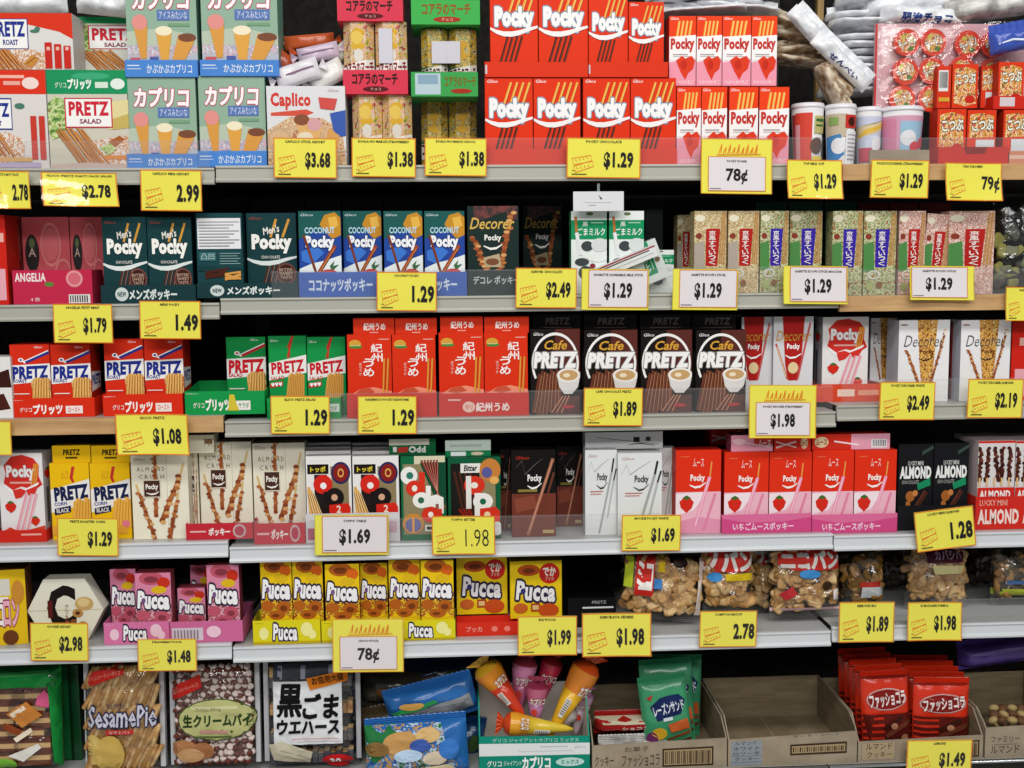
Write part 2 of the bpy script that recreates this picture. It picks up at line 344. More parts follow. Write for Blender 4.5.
D['mens_back'] = ('#184348', '#123236',
    R('#e9e9ec', .03, .06, .97, .42) + sum([R('#8f9296', .06, .10 + .035 * i, .94 - .11 * (i % 3), .112 + .035 * i) for i in range(9)], []) + R('#376b70', .06, .46, .42, .56) + T('#b9c9c8', '凸凹', .1, .475, .38, .545, .0)
    + sum([R('#7fa3a4', .5, .47 + .03 * i, .95 - .06 * (i % 2), .48 + .03 * i) for i in range(5)], []) + P('#14393c', (0, .62), (1, .66), (1, .7), (0, .68))
    + STICKS('#4a2116', 5, .18, .74, .60, .70, .0, .02, .05, .05) + STICKS('#d79a4c', 5, .60, .76, .95, .74, .0, .0, .045, .05) + T('#eaf0ee', 'NEW', .18, .86, .32, .9, .02), [], [])
D['coconut'] = ('#27489c', '#1b3a78',
    P('#1f5a55', (0, 0), (1, 0), (1, .36), (.4, .30), (0, .42)) + P('#c98d2c', (.62, .06), (.86, .02), (1, .1), (1, .36), (.8, .42), (.62, .3), (.5, .2)) + P('#e7b64e', (.7, .1), (.9, .08), (.95, .22), (.75, .28)) + glico(.05, .04, '#dfeaf2', .3)
    + P('#3f77cf', (.05, .6), (.4, .52), (.6, .62), (.3, .8), (.06, .74)) + P('#e9efee', (0, .86), (.3, .78), (.6, .74), (1, .66), (1, 1), (0, 1)) + T('#b9dcf0', 'COCONUT', .14, .24, .86, .335, .03)
    + OT('#f4f5f8', '#1d376f', 'Pocky', .16, .37, .84, .59, .06, .12) + L('#7a3a22', .12, .36, .42, .98, .06) + L('#a04a24', .86, .52, .38, 1, .09) + L('#5a2412', .80, .62, .44, .97, .03) + L('#d98b52', .84, .56, .42, .97, .018)
    + P('#3f6a44', (.72, .82), (.84, .74), (.80, .82), (.94, .80), (.82, .87), (.86, .94), (.76, .88)) + E('#c23a34', .70, .93, .2, .06), [], [])
D['decorer_dark'] = ('#1c2e2b', '#141f1d',
    R('mottle_maroon', .12, 0, .98, .2) + P('#1c2e2b', (.3, .2), (.75, .08), (.9, .3), (.2, .3)) + almond_stick(.10, .46, .36, .95, .11) + almond_stick(.88, .10, .62, .95, .12) + P('#b9a583', (.30, .76), (.62, .7), (.66, .9), (.34, .9))
    + T('#d9b25a', 'Decorer', .04, .17, .92, .34, .012, .3) + T('#f4f1ea', 'Pocky', .33, .42, .66, .53, .04) + BAND('#f4f1ea', [(.31, .585), (.44, .63), (.56, .62), (.68, .565)], .035) + E('#7a4e33', .48, .82, .13, .05), [], [])
D['sesame_milk'] = ('#e9efec', '#1f8a57',
    E('#6a7a55', .52, .05, .10, .03) + R('#16915d', 0, .16, 1, .50) + T('#eef5ef', '黒', .32, .19, .47, .27, .02) + R('#bfe0cc', .55, .2, .9, .215) + T('#f4f8f5', 'ごまミルク', .18, .30, .95, .43, .02)
    + E('#40474a', .45, .62, .17, .09) + E('#d9dedd', .8, .6, .24, .12) + E('#40474a', .3, .9, .2, .07) + E('#e9efec', .75, .82, .3, .08) + L('#b9763a', .12, .10, .15, .38, .07) + L('#e6e8ea', .15, .38, .26, .78, .10), [], [])
def kyofu(base, lab, cnt): return (base, base,
    E('#e9e2c8', .18, .12, .16, .06) + E('#8a3a2c', .14, .42, .10, .05) + STICKS('#b98a52', 3, .88, .02, .78, .9, .07, .07, .05) + P('#4f8a4a' if lab != '#b3231d' else '#b0a498', (0, .55), (.3, .5), (.34, 1), (0, 1))
    + P(lab, (.36, .30), (.80, .30), (.72, .93), (.36, .93)) + VT('#efe8e6', '京風すてぃっく', .45, .33, .66, .91, .03), [], [])
D['kyofu_red'] = kyofu('print_flowers_beige', '#b3231d', 0)
D['kyofu_purple'] = kyofu('print_flowers', '#3a27a0', 0)
D['kyofu_pink'] = kyofu('print_flowers_pink', '#b3231e', 0)
D['pretz_red'] = ('#dc2f16', '#b32412', pretz('#dc2f16', 'PRETZ', '#20308c', '#27358f', 'ROAST'), [], P('#e9e6e4', (.05, .38), (.95, .4), (.95, .62), (.05, .66)) + T('#20308c', 'PRETZ', .1, .43, .9, .57, .04))
D['pretz_green'] = ('#15974a', '#0f6e36', pretz('#15974a', 'PRETZ', '#cf1f2c', '#c9252b', 'SALAD'), [], [])
D['pretz_green_tilt'] = ('#15974a', '#0f6e36',
    glico(.05, .05) + P('#c9352b', (.5, .16), (.62, 0), (.68, 0), (.58, .2), (.56, .32), (.48, .32), (.54, .2)) + P('#f3f1ee', (0, .40), (1, .28), (1, .55), (0, .66)) + T('#cf1f2c', 'PRETZ', .05, .37, .95, .55, .05, .1, 6)
    + T('#cf1f2c', 'SALAD', .04, .595, .4, .65, .02, 0, 6) + STICKS('#e0a44e', 9, .45, 1.0, .55, .56, .055, .045, .06, .02) + STICKS('#a8682a', 8, .48, 1.0, .58, .58, .055, .045, .012, .02) + P('#d8202c', (.02, .70), (.36, .67), (.36, .74), (.02, .77)) + T('#ffffff', '♥♥♥', .05, .69, .34, .75, 0, 0, 4), [], [])
D['pretz_yellow'] = ('#f2c012', '#d9a60c',
    P('#c9352b', (.5, .2), (.56, .05), (.64, .05), (.58, .2), (.62, .26), (.56, .27)) + T('#c98a2a', 'ほっこり', .3, .1, .46, .22, 0) + P('#f0eeea', (0, .36), (1, .22), (1, .55), (0, .68)) + T('#1b2550', 'PRETZ', .08, .31, .97, .50, .06, .1, 6) + T('#2a3a9a', 'CORN', .08, .53, .4, .58, .03, 0, 6)
    + P('#1b2250', (.08, .62), (.5, .58), (.5, .67), (.08, .71)) + T('#e9e6e0', 'BLACK', .13, .615, .46, .675, .02, 0, 4) + STICKS('#eab04a', 6, .55, .88, .62, .50, .08, .07, .09, .03) + STICKS('#b37426', 5, .6, .86, .68, .52, .08, .07, .014, .03) + R('#e9a83a', 0, .86, .9, .98) + E('#e07a8a', .86, .84, .1, .05), [], [])
D['ume'] = ('#dd3214', '#b82810',
    E('#d8a03c', .18, .13, .14, .06) + E('#4a8a3a', .2, .165, .15, .025) + R('#e9d9a0', .08, .145, .3, .155) + R('#f0b0a0', .72, .06, .95, .072) + VT('#fbf1ee', '紀州', .54, .12, .80, .38, .025) + VT('#fbf1ee', 'うめ', .36, .32, .60, .58, .03) + VT('#f6c6ba', 'まろやか', .26, .38, .33, .56, .0)
    + P('#ee8f74', (0, .84), (.3, .74), (.6, .72), (1, .78), (1, .92), (0, .95)) + P('#c8553a', (.18, .8), (.3, .74), (.5, .73), (.62, .79), (.4, .83)) + STICKS('#e0983c', 2, .80, .84, .84, .33, .08, .09, .045) + STICKS('#a85a1c', 2, .82, .84, .86, .33, .08, .09, .012), [], [])
D['cafe'] = ('#191312', '#100c0b',
    P('#5a2a24', (.5, 0), (1, 0), (1, .6), (.5, .4)) + glico(.06, .04, '#ffffff', .2) + RING('#f4f1ee', .5, .40, .48, .36, .09, 30, 150, 395) + T('#d9a03c', 'Cafe', .28, .13, .74, .24, .02, .25) + R('#b09070', .2, .265, .8, .275)
    + STICKS('#6a3826', 8, .04, 1.0, .18, .5, .08, .06, .05, .03) + STICKS('#b07a58', 7, .08, 1.0, .22, .52, .08, .06, .014, .03) + P('#5e3a34', (.42, 1), (.62, .80), (1, .78), (1, 1))
    + STICKS('#c98a68', 3, .42, .98, .66, .78, .1, .06, .02) + OT('#f5f3f2', '#8d8886', 'PRETZ', .06, .27, .95, .45, .065, .11, .15) + P('#dcd8d6', (.54, .56), (1.0, .56), (.96, .68), (.84, .76), (.68, .76), (.58, .68)) + E('#efebe6', .77, .54, .24, .085) + E('#c9a06c', .77, .54, .19, .062) + E('#f0dfc0', .73, .54, .07, .025)
    + E('#b23a3c', .76, .91, .13, .022), [], [])
D['decorer_red'] = ('#dcdce0', '#b9b9c2', deco('', 'Decorer', '#d99a3c', '#b5201d', '#c95a5a'), [], [])
D['decorer_white'] = ('#ecebee', '#c6c6cf', P('print_gold', (.36, 0), (.76, 0), (.70, .7), (.64, .98), (.46, .98), (.42, .7)) + T('#4a4644', 'Decorer', .1, .24, .9, .42, -.005, .3) + T('#5a2a12', 'Pocky', .42, .46, .7, .55, .03) + BAND('#3a1a0c', [(.4, .6), (.5, .635), (.6, .62), (.7, .57)], .025) + E('#8a4a2a', .1, .075, .08, .01) + almond_stick(.16, .48, .40, .98, .07) + almond_stick(.92, .16, .66, .96, .06) + L('#f0e6d0', .92, .16, .9, .24, .04), [], [])
D['pocky_big_straw'] = ('#eae6e6', '#b9b5ba',
    P('#d8322a', (.12, .14), (.3, .04), (.55, .02), (.8, .06), (.92, .14), (.9, .26), (.98, .36), (.8, .42), (.5, .38), (.3, .42), (.1, .34), (.16, .24)) + OT('#f3f0f0', '#b04a4a', 'Pocky', .18, .14, .82, .31, .06, .1) + STICKS('#e8a03c', 3, .72, .40, .82, .12, .05, .04, .03) + R('#e9b0a4', .25, .325, .75, .345)
    + BAND('#f6f4f4', [(.14, .38), (.3, .44), (.5, .45), (.7, .40), (.9, .34)], .05) + P('#d8322a', (.30, .42), (.48, .40), (.62, .43), (.5, .50), (.36, .52)) + P('#d8322a', (.6, .42), (.9, .36), (.8, .46), (.66, .48)) + strawberry(.24, .62, .13, .06) + strawberry(.78, .78, .11, .05)
    + STICKS('#e89aa8', 3, .30, .98, .62, .46, .12, .11, .06) + STICKS('#f6d0d8', 3, .32, .98, .64, .46, .12, .11, .015) + P('#d8462e', (0, .90), (.2, .84), (.45, .9), (.7, .86), (1, .82), (1, 1), (0, 1)), [], strawberry(.4, .25, .3, .06) + L('#5a5a60', .3, .4, .3, .8, .2))
D['almond_crush'] = ('#ece6d2', '#d9d2ba',
    R('#c9c2aa', .62, 0, .63, 1) + glico(.05, .03, '#8a7a60', .2) + T('#6a6250', 'A L M O N D', .1, .14, .6, .19, .0) + T('#6a6250', 'C R U S H', .13, .23, .58, .28, .0) + almond_stick(.43, .0, .41, .72, .09) + L('#d9b877', .93, .10, .84, .30, .035) + almond_stick(.86, .25, .50, .80, .11)
    + L('#d9b877', .08, .34, .14, .48, .035) + almond_stick(.13, .45, .38, 1.0, .085) + L('#d9b877', .82, .43, .79, .56, .035) + almond_stick(.79, .55, .64, 1.0, .085) + R('#e8ddc8', .21, .29, .51, .50) + R('#4a2c22', .22, .30, .50, .49) + T('#f4efe6', 'Pocky', .25, .34, .47, .42, .05) + BAND('#f4efe6', [(.26, .445), (.34, .462), (.42, .455), (.48, .43)], .02), [], [])
D['toppo'] = ('#edebea', '#cfcdce',
    R('#8f7f5c', .54, .14, .94, .78) + R('#e9e6e4', .03, .06, .5, .065) + R('#1c1614', .03, .11, .5, .24) + T('#e8d23a', 'トッポ', .1, .14, .43, .215, .05) + R('#241a1a', .18, .25, .46, .78) + E('#27285a', .77, .23, .21, .15) + E('#8a201c', .77, .23, .17, .12) + RING('#e9b060', .77, .23, .07, .06, .35, 16)
    + P('#f0e8e0', (.5, .26), (.56, .26), (.56, .78), (.5, .78)) + E('#d8281c', .37, .38, .21, .13) + E('#f3f0ee', .38, .40, .07, .045) + P('#1d1516', (.38, .48), (.5, .48), (.5, .78), (.38, .78)) + E('#1d1516', .62, .56, .21, .13) + E('#d8a888', .62, .56, .07, .045)
    + P('#d8281c', (.5, .66), (.92, .64), (.97, .70), (.97, .78), (.5, .78)) + T('#f0ead8', '2', .66, .67, .76, .77, .02) + STICKS('#e2a24a', 4, .05, .50, .22, .80, .0, .0, .05, .12) + P('#e3b061', (.02, .46), (.12, .46), (.34, .78), (.06, .78)) + STICKS('#8a4a1c', 4, .03, .5, .13, .78, .04, .06, .012) + STICKS('#f3dcae', 4, .05, .5, .15, .78, .04, .06, .012), [], [])
D['odd'] = ('#0e6a40', '#0b4a2d',
    R('#8f8562', .05, .10, .9, .98) + R('#d9d2b4', .3, .0, .98, .1) + P('#0f4a30', (.42, .08), (1, .08), (1, .6), (.8, .6)) + STICKS('#7a1d18', 6, .46, .05, .98, .66, .07, -.035, .045) + STICKS('#c98a7a', 6, .47, .05, .98, .66, .07, -.035, .01)
    + E('#f2f0ec', .18, .24, .19, .11) + E('#2f7a6a', .20, .24, .08, .045) + E('#d93420', .30, .40, .19, .10) + R('#d93420', .40, .20, .53, .50) + E('#f3eee6', .30, .40, .06, .04) + E('#f2f0ec', .45, .55, .20, .10) + R('#f2f0ec', .55, .37, .66, .65) + E('#2f6a4a', .44, .55, .07, .04) + P('#f2f0ec', (.66, .50), (.78, .48), (.94, .52), (.94, .72), (.83, .72), (.83, .6), (.76, .6), (.76, .72), (.66, .72))
    + E('#d93420', .65, .73, .2, .10) + R('#d93420', .82, .66, .9, .8) + E('#f3eee6', .65, .73, .06, .035) + E('#c98a3c', .26, .84, .24, .13) + E('#6a6aa0', .26, .86, .18, .09) + L('#e8a03c', .26, .76, .26, .96, .05) + R('#e8e4dc', .52, .86, .78, .94) + R('#2a2a2a', .56, .88, .74, .92), [], [])
D['bitter'] = ('#0e5a38', '#0b3a25',
    R('#1a1a18', .05, .08, .6, .98) + R('#8f8562', .6, .08, .9, .98) + STICKS('#4a2418', 4, .12, .18, .30, .75, .1, .07, .05) + R('#e9e7e2', .24, .08, .62, .2) + T('#14110f', 'Bitter', .3, .10, .56, .18, .03, .2) + E('#c9803a', .80, .17, .2, .15) + E('#5a5a9a', .74, .2, .1, .07) + E('#e8b060', .88, .3, .09, .05)
    + E('#d93420', .50, .36, .20, .12) + R('#e9e6e0', .34, .24, .44, .66) + E('#efe8dc', .5, .36, .07, .04) + E('#f0eeea', .66, .57, .19, .11) + R('#f0eeea', .5, .46, .62, .78) + E('#1d6a4a', .66, .57, .06, .04) + P('#d93420', (.6, .66), (.9, .64), (.98, .7), (.98, .84), (.6, .84)) + E('#f0d8b0', .74, .74, .06, .04) + STICKS('#8a2018', 3, .2, .66, .42, .86, .09, .05, .05) + E('#e9ece9', .92, .92, .12, .09), [], [])
D['mousse_black'] = ('#151211', '#1d1716',
    R('#72372a', .0, .50, 1, 1) + P('#8a4634', (.05, .56), (.5, .52), (.6, .66), (.1, .72)) + glico(.1, .07, '#c83a22', .3) + BAND('#6a6460', [(.1, .2), (.24, .12), (.3, .28), (.5, .18), (.7, .1)], .01) + L('#a56a50', .94, .10, .36, .98, .07) + L('#6a3a2a', .96, .26, .62, .84, .05) + L('#d9a088', .93, .12, .40, .92, .015)
    + T('#f4f1ee', 'Pocky', .36, .28, .68, .38, .04) + BAND('#f4f1ee', [(.36, .41), (.46, .44), (.56, .43), (.68, .38)], .025) + R('#8a7a3a', .14, .45, .58, .48) + R('#b9a06a', .7, .92, .95, .96), [], [])
D['mousse_white'] = ('#e2e4e4', '#cfd2d2',
    glico(.1, .05, '#a85a4a', .28) + BAND('#8a8d8f', [(.08, .26), (.2, .14), (.28, .26), (.5, .18), (.75, .10)], .01) + L('#2a2a2a', .90, .10, .84, .26, .05) + L('#a6aaa9', .84, .26, .44, .98, .06) + L('#2a2a2a', .98, .22, .90, .36, .04) + L('#b4b8b7', .9, .36, .7, .8, .05)
    + T('#3c3c3e', 'Pocky', .38, .27, .70, .38, .03) + BAND('#3c3c3e', [(.36, .41), (.48, .45), (.58, .44), (.70, .38)], .022) + R('#b9605a', .16, .48, .56, .49) + R('#c9807a', .16, .51, .5, .52), [], [])
D['mousse_straw'] = ('#e23117', '#bf2412',
    R('#eeb6c6', 0, .50, 1, 1) + P('#f5e3ea', (0, .52), (.7, .5), (.4, .72), (0, .78)) + P('#e395b2', (0, .86), (.5, .80), (1, .84), (1, 1), (0, 1)) + R('#e8603c', .1, .07, .3, .085) + T('#f7ded8', 'ムース', .38, .10, .62, .2, .01) + strawberry(.24, .66, .16, .09) + L('#eca04c', .79, .14, .75, .34, .03) + L('#f09cb8', .75, .32, .42, .93, .075) + L('#f8cfdc', .73, .34, .44, .9, .02) + L('#e584a6', .88, .52, .62, .96, .05)
    + T('#fbf2ee', 'Pocky', .32, .29, .64, .39, .045) + BAND('#fbf2ee', [(.3, .415), (.42, .445), (.54, .435), (.66, .39)], .028), [], [])
D['lucky_almond'] = ('#16171a', '#0e0f11',
    P('#3a4a44', (.68, .1), (1, .02), (1, .06), (.68, .15)) + T('#c8c8c8', 'LUCKY MINI', .28, .22, .72, .28, .02) + T('#ececea', 'ALMOND', .05, .29, .95, .45, .06) + T('#9a9a98', 'CHOCOLATE', .1, .47, .6, .52, .02) + P('#1a8a5c', (.55, .52), (.92, .44), (.94, .54), (.58, .60))
    + E('#a8622c', .36, .68, .13, .07) + E('#c98044', .5, .64, .08, .04) + E('#b06a34', .3, .78, .07, .04) + L('#4a261c', .82, .62, .42, .92, .12) + L('#6a3a2c', .78, .6, .4, .88, .03) + E('#b0642e', .74, .92, .11, .04), [], [])
D['almond_red'] = ('#d9d4d4', '#cdbcbc',
    R('#d3291c', 0, 0, 1, .03) + sum([almond_stick(.06 + .2 * i, .1, .04 + .2 * i + (.12 if i == 2 else 0), .56, .11, '#3e1a14', ('#52241a', '#3a1812', '#6a3424', '#472018')) for i in range(5)], []) + sum([L('#e0b67c', .05 + .2 * i, .52, .05 + .2 * i, .64, .05) for i in range(5)], []) + R('#cf2a1e', 0, .66, 1, 1) + T('#f4efec', 'ALMOND', .05, .70, .9, .82, .05) + E('#c98044', .2, .86, .06, .04) + E('#e0b060', .4, .88, .05, .03), [], [])
def pucca(bg, dk, blob, pr): return (bg, dk,
    E(blob, .45, .10, .34, .12) + E(dk, .45, .12, .2, .06) + E('#c8321f' if pr[-5:] != 'wchoc' else '#d8651c', .80, .18, .18, .10) + E('#e0b81e', .66, .31, .22, .07) + P(pr, (0, .62), (.3, .58), (.7, .62), (1, .56), (1, 1), (0, 1)) + E(bg, .5, .98, .4, .05)
    + OT('#f6f4f6', '#2c2440', 'Pucca', .06, .34, .95, .66, .06, .15, 0, -4) + E('#7a5a8a', .22, .50, .06, .05)
    + E(blob, .2, .78, .2, .09) + E(blob, .72, .80, .22, .10) + E(dk, .72, .82, .12, .05) + E(blob, .5, .93, .26, .08) + E(dk, .46, .94, .12, .03), [], [])
D['pucca_pink'] = pucca('#dc86a6', '#8a3a44', '#c0566a', 'print_pinkchoc')
D['pucca_yellow'] = pucca('#eec616', '#7a3a14', '#b5601c', 'print_yellowchoc')
D['pucca_big'] = ('#ecca1a', '#c9a40e',
    E('#b5501c', .36, .16, .22, .10) + E('#7a3512', .36, .17, .12, .05) + E('#c8261f', .76, .22, .2, .18) + T('#f4ece4', 'でか', .64, .11, .88, .26, .05) + T('#f0c8b0', 'プッカ', .68, .27, .84, .34, .02) + OT('#efeef0', '#2c2440', 'Pucca', .12, .36, .88, .70, .05, .14, 0, -5) + E('#3a3a7a', .25, .52, .05, .05)
    + E('#c9642a', .2, .82, .14, .09) + R('#b0401c', .40, .74, .58, .88) + R('#e0c080', .43, .77, .55, .85) + E('#c9501e', .74, .86, .2, .12), [], [])
D['caplico_green'] = ('#93b09a', '#6f9c8a',
    R('#b4bcc8', .0, .62, 1, 1) + P('print_sweets', (0, .66), (.4, .62), (1, .68), (1, .8), (.5, .84), (0, .8)) + P('#b8c4b0', (0, .56), (.5, .52), (1, .6), (1, .7), (0, .7)) + OT('#faf4f6', '#c2586e', 'カプリコ', .10, .12, .90, .32, .06, .13, .1) + R('#5b78b4', .44, .33, .90, .44) + T('#dfe6f2', 'アイスみたいな', .47, .345, .87, .425, .0) + R('#74a17c', .6, .47, .9, .50)
    + P('#d99a46', (.10, .5), (.30, .5), (.27, .84), (.19, .84)) + E('#e2918a', .19, .46, .11, .08) + P('#e0a448', (.42, .56), (.64, .56), (.58, .88), (.48, .88)) + E('#f2e6c6', .53, .55, .12, .05) + P('#d99a46', (.74, .58), (.96, .66), (.76, .94), (.62, .90)) + E('#7a4a34', .86, .62, .13, .045)
    + R('#c85a5c', .04, .83, .18, .87) + R('#4b5ea4', .32, .82, .44, .89) + R('print_sweets', 0, .88, 1, 1), [], [])
D['caplico_box'] = ('#dedde0', '#c2c3c8',
    T('#d33c30', 'Caplico', .05, .08, .56, .30, .05) + P('#d7533f', (.05, .33), (.5, .29), (.6, .33), (.5, .37), (.05, .37)) + glico(.78, .04, '#b08a8a', .14) + P('print_cones', (0, .55), (.3, .38), (.7, .4), (.95, .55), (1, 1), (0, 1)) + E('#c8a888', .15, .68, .16, .16) + E('#d9b48c', .15, .65, .12, .10) + P('#e0b070', (.36, .42), (.52, .4), (.5, .7), (.44, .72)) + E('#8a5238', .44, .42, .1, .07) + P('#e0b070', (.52, .46), (.7, .52), (.6, .8), (.5, .7)) + E('#d8a2a8', .6, .48, .09, .08)
    + E('#e8dcc4', .48, .64, .1, .07) + P('#3c5cae', (.80, .34), (1, .30), (1, .62), (.86, .64)) + P('#d0504a', (.66, .14), (.9, .16), (.86, .3), (.68, .28)) + P('#d9a05c', (.78, .52), (.92, .62), (.86, .9), (.72, .76)) + R('#c9b8a4', .0, .80, 1, .82), [], [])
D['koala'] = ('print_koala', '#a88a50',
    E('#d8a832', .5, .26, .3, .16) + E('#e4c25a', .45, .24, .2, .1) + E('#ddd6cc', .5, .50, .16, .1) + P('#f0eae4', (0, .64), (1, .54), (1, .74), (0, .84)) + T('#8c2026', 'コアラのマーチ', .02, .60, .98, .76, .05, 0, 5) + E('#c8452c', .22, .92, .2, .08), [], [])
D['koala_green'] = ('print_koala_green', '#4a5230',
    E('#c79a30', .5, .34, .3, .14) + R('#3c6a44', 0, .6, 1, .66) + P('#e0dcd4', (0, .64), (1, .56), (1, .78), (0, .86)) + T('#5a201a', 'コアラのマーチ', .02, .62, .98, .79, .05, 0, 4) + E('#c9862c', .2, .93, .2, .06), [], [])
_st = lambda x0, y0, x1, y1, n, dx, t: STICKS('#9a5424', n, x0, y1, x1, y0, dx, dx * .8, t, .02) + STICKS('#d89a58', n, x0 + t * .2, y1, x1 + t * .2, y0, dx, dx * .8, t * .35, .02)
D['pretz_pack_red'] = ('#dcdad6', '#c9c6c2',
    P('#da3317', (0, 0), (1, 0), (1, .46), (.86, .33), (.5, .19), (0, .13)) + P('print_dough', (0, .70), (.5, .62), (.74, .72), (.7, 1), (0, 1)) + R('#28388c', .12, .10, .53, .64) + R('#f4f3f0', .13, .115, .52, .625) + T('#20308c', 'PRETZ', .15, .15, .50, .42, .05) + T('#20308c', 'ROAST', .26, .47, .42, .57, .03) + E('#4a7a6a', .60, .32, .05, .03) + E('#4a7a6a', .63, .28, .03, .04)
    + _st(.12, .66, .02, 1.0, 8, .05, .04) + P('#c8873c', (.46, .90), (.56, .74), (.64, .80), (.56, .97)) + L('#8a5020', .5, .9, .6, .78, .01) + sum([R('#c8281c', .70 + .1 * i, .52 + .03 * i, .775 + .1 * i, .98) + R('#e9b8a8', .72 + .1 * i, .60, .755 + .1 * i, .66) for i in range(3)], []), [], [])
D['pretz_pack_green'] = ('#d8d8cc', '#bfc2b4',
    R('#1c9a58', 0, 0, 1, .12) + P('#e4dcae', (.7, .3), (1, .24), (1, .6), (.75, .58)) + P('print_salad', (.0, .18), (.12, .10), (.24, .2), (.24, .62), (.06, .66), (0, .5)) + R('#c8243a', .18, .16, .83, .60) + R('#f5f4f1', .195, .175, .815, .585) + T('#cf2438', 'PRETZ', .23, .21, .79, .44, .05) + T('#8a2a4a', 'SALAD', .38, .48, .66, .56, .03)
    + _st(.30, .64, .08, 1.0, 10, .05, .035) + P('#a8602c', (.74, .78), (.86, .68), (.92, .74), (.82, .84)) + R('#e8a050', .66, .90, .98, .96), [], [])
D['pretz_pack_salad_low'] = ('#cfcab8', '#b5b4a0',
    R('#17915a', 0, 0, 1, .24) + E('#3aa876', .55, .06, .24, .035) + T('#e9f2ea', 'グリコ', .1, .12, .24, .18, .01) + T('#f4f8f4', 'プリッツ', .26, .09, .55, .19, .07) + R('#d6e6d8', .6, .12, .76, .18) + E('#e4ece4', .88, .14, .09, .055) + P('#e2d49a', (.72, .32), (1, .3), (1, .55), (.75, .6)) + P('#c8b060', (.76, .5), (1, .44), (1, .58), (.8, .6)) + P('print_salad', (0, .34), (.1, .26), (.2, .3), (.24, .5), (.18, .66), (.04, .7), (0, .6))
    + R('#c8243a', .21, .28, .80, .58) + R('#f5f4f1', .225, .292, .785, .568) + T('#cf2438', 'PRETZ', .26, .315, .76, .46, .05) + T('#8a2a4a', 'SALAD', .39, .49, .66, .54, .03) + P('print_dough', (.5, .72), (.98, .66), (1, .96), (.45, 1)) + _st(.38, .60, .10, .96, 12, .035, .028) + P('#a8602c', (.74, .72), (.88, .66), (.94, .70), (.82, .78)) + P('print_salad', (.62, .78), (.76, .74), (.84, .80), (.72, .86)) + R('#e28a3c', .68, .86, 1, .90) + P('#c8b0a8', (0, .96), (.5, .93), (1, .96), (1, 1), (0, 1)), [], [])
D['pretz_pack_red_low'] = ('#dcd6d2', '#c4bdb8',
    R('#dc3218', 0, 0, 1, .24) + R('#f0b8a8', .1, .05, .75, .08) + E('#f0d8d0', .82, .13, .1, .06) + R('#e8a898', .5, .11, .7, .15) + R('#28388c', .14, .28, .585, .60) + R('#f4f3f0', .15, .295, .575, .585) + T('#20308c', 'PRETZ', .18, .33, .555, .47, .05) + T('#20308c', 'ROAST', .28, .51, .46, .56, .03) + E('#4a7a6a', .68, .36, .06, .03) + P('print_dough', (.1, .72), (.5, .62), (.72, .7), (.7, .92), (.1, .95)) + _st(.34, .62, .2, .86, 6, .05, .04) + sum([R('#c83a2c', .80 + .1 * i, .46, .87 + .1 * i, .9) for i in range(2)], []) + R('#d8a868', .4, .88, .8, .92) + R('#b8a8c8', .4, .93, .9, .98), [], [])
D['angelia'] = ('#c42a4c', '#a8283f',
    T('#f4e4e4', 'ANGELIA', .03, .08, .42, .34, .035) + E('#5f8a3c', .46, .42, .06, .07) + E('#d86a78', .78, .26, .11, .26) + RING('#e8a0a4', .78, .26, .10, .23, .2, 16) + R('#e4e2e0', .70, .72, .97, .98) + sum([R('#4a4446', .715 + .03 * i, .75, .73 + .03 * i, .95) for i in range(8)], []) + T('#f0c8cc', '4 枚', .22, .80, .34, .92, .02), P('#d04a62', (0, 0), (1, 0), (1, 1), (0, 1)), [])
D['angelia_up'] = ('#c65a62', '#a03a48',
    E('#2c2a2a', .2, .42, .15, .22) + E('#5a6a4a', .2, .3, .06, .06) + T('#c8b8a8', 'A', .12, .36, .28, .46, 0) + RING('#d98484', .6, .32, .22, .26, .15, 18) + RING('#d98484', .85, .7, .2, .22, .15, 18) + E('#cf6e72', .6, .32, .18, .2) + R('#8f2a3c', .05, .72, .55, 1) + T('#e0c0c0', 'VI', .2, .78, .45, .98, .02), [], [])
D['corolle'] = ('#e4bc1c', '#7a4a2a',
    R('#d8d4c8', 0, .12, .6, .34) + R('#efece4', 0, .36, .55, .5) + OT('#f4f0ee', '#7a2438', 'コロ', .0, .46, .40, .74, .05, .12) + OT('#e8b0c0', '#a02c58', 'ロン', .42, .40, .80, .74, .05, .12) + E('#c98a34', .8, .3, .16, .16) + E('#6a3a1c', .56, .9, .2, .1) + R('#c9981c', 0, .8, .2, 1), [], [])
D['crunch'] = ('#dc3a1c', '#b82c14',
    P('print_crunch', (.08, .12), (.5, .06), (.92, .14), (.9, .5), (.94, .9), (.5, .96), (.06, .88)) + OT('#eceadc', '#4a3a14', 'こつぶ', .16, .22, .9, .44, .06, .14, 0, 4) + E('#c82a1c', .7, .80, .2, .09), [], [])
D['crunch_white'] = ('#dc3a1c', '#b82c14',
    P('print_crunch', (.08, .10), (.5, .06), (.92, .12), (.9, .56), (.06, .58)) + OT('#eceadc', '#4a3a14', 'こつぶ', .16, .2, .9, .42, .06, .14, 0, 4) + R('#d8dce0', .3, .62, .95, .92), [], [])
D['barcode_pack'] = ('#d83a20', '#b82c14', R('#e4e4e2', .1, .1, .8, .6) + sum([R('#3a3a3c', .16 + .06 * i, .14, .19 + .06 * i, .52) for i in range(10)], []) + sum([E('#d8b03c', .2 + .2 * i, .8, .1, .06, 9) for i in range(4)], []), [], [])
D['flap_ume'] = ('#d93417', '#b82810', T('#f8e8e2', '紀州うめ', .25, .3, .78, .72, .04) + R('#f0a898', .4, .82, .6, .88), [], [])
D['flap_cafe'] = ('#241e1c', '#151110', T('#8a7f78', 'PRETZ', .25, .2, .78, .66, .05, .15) + R('#6a5a50', .2, .8, .8, .86), [], [])
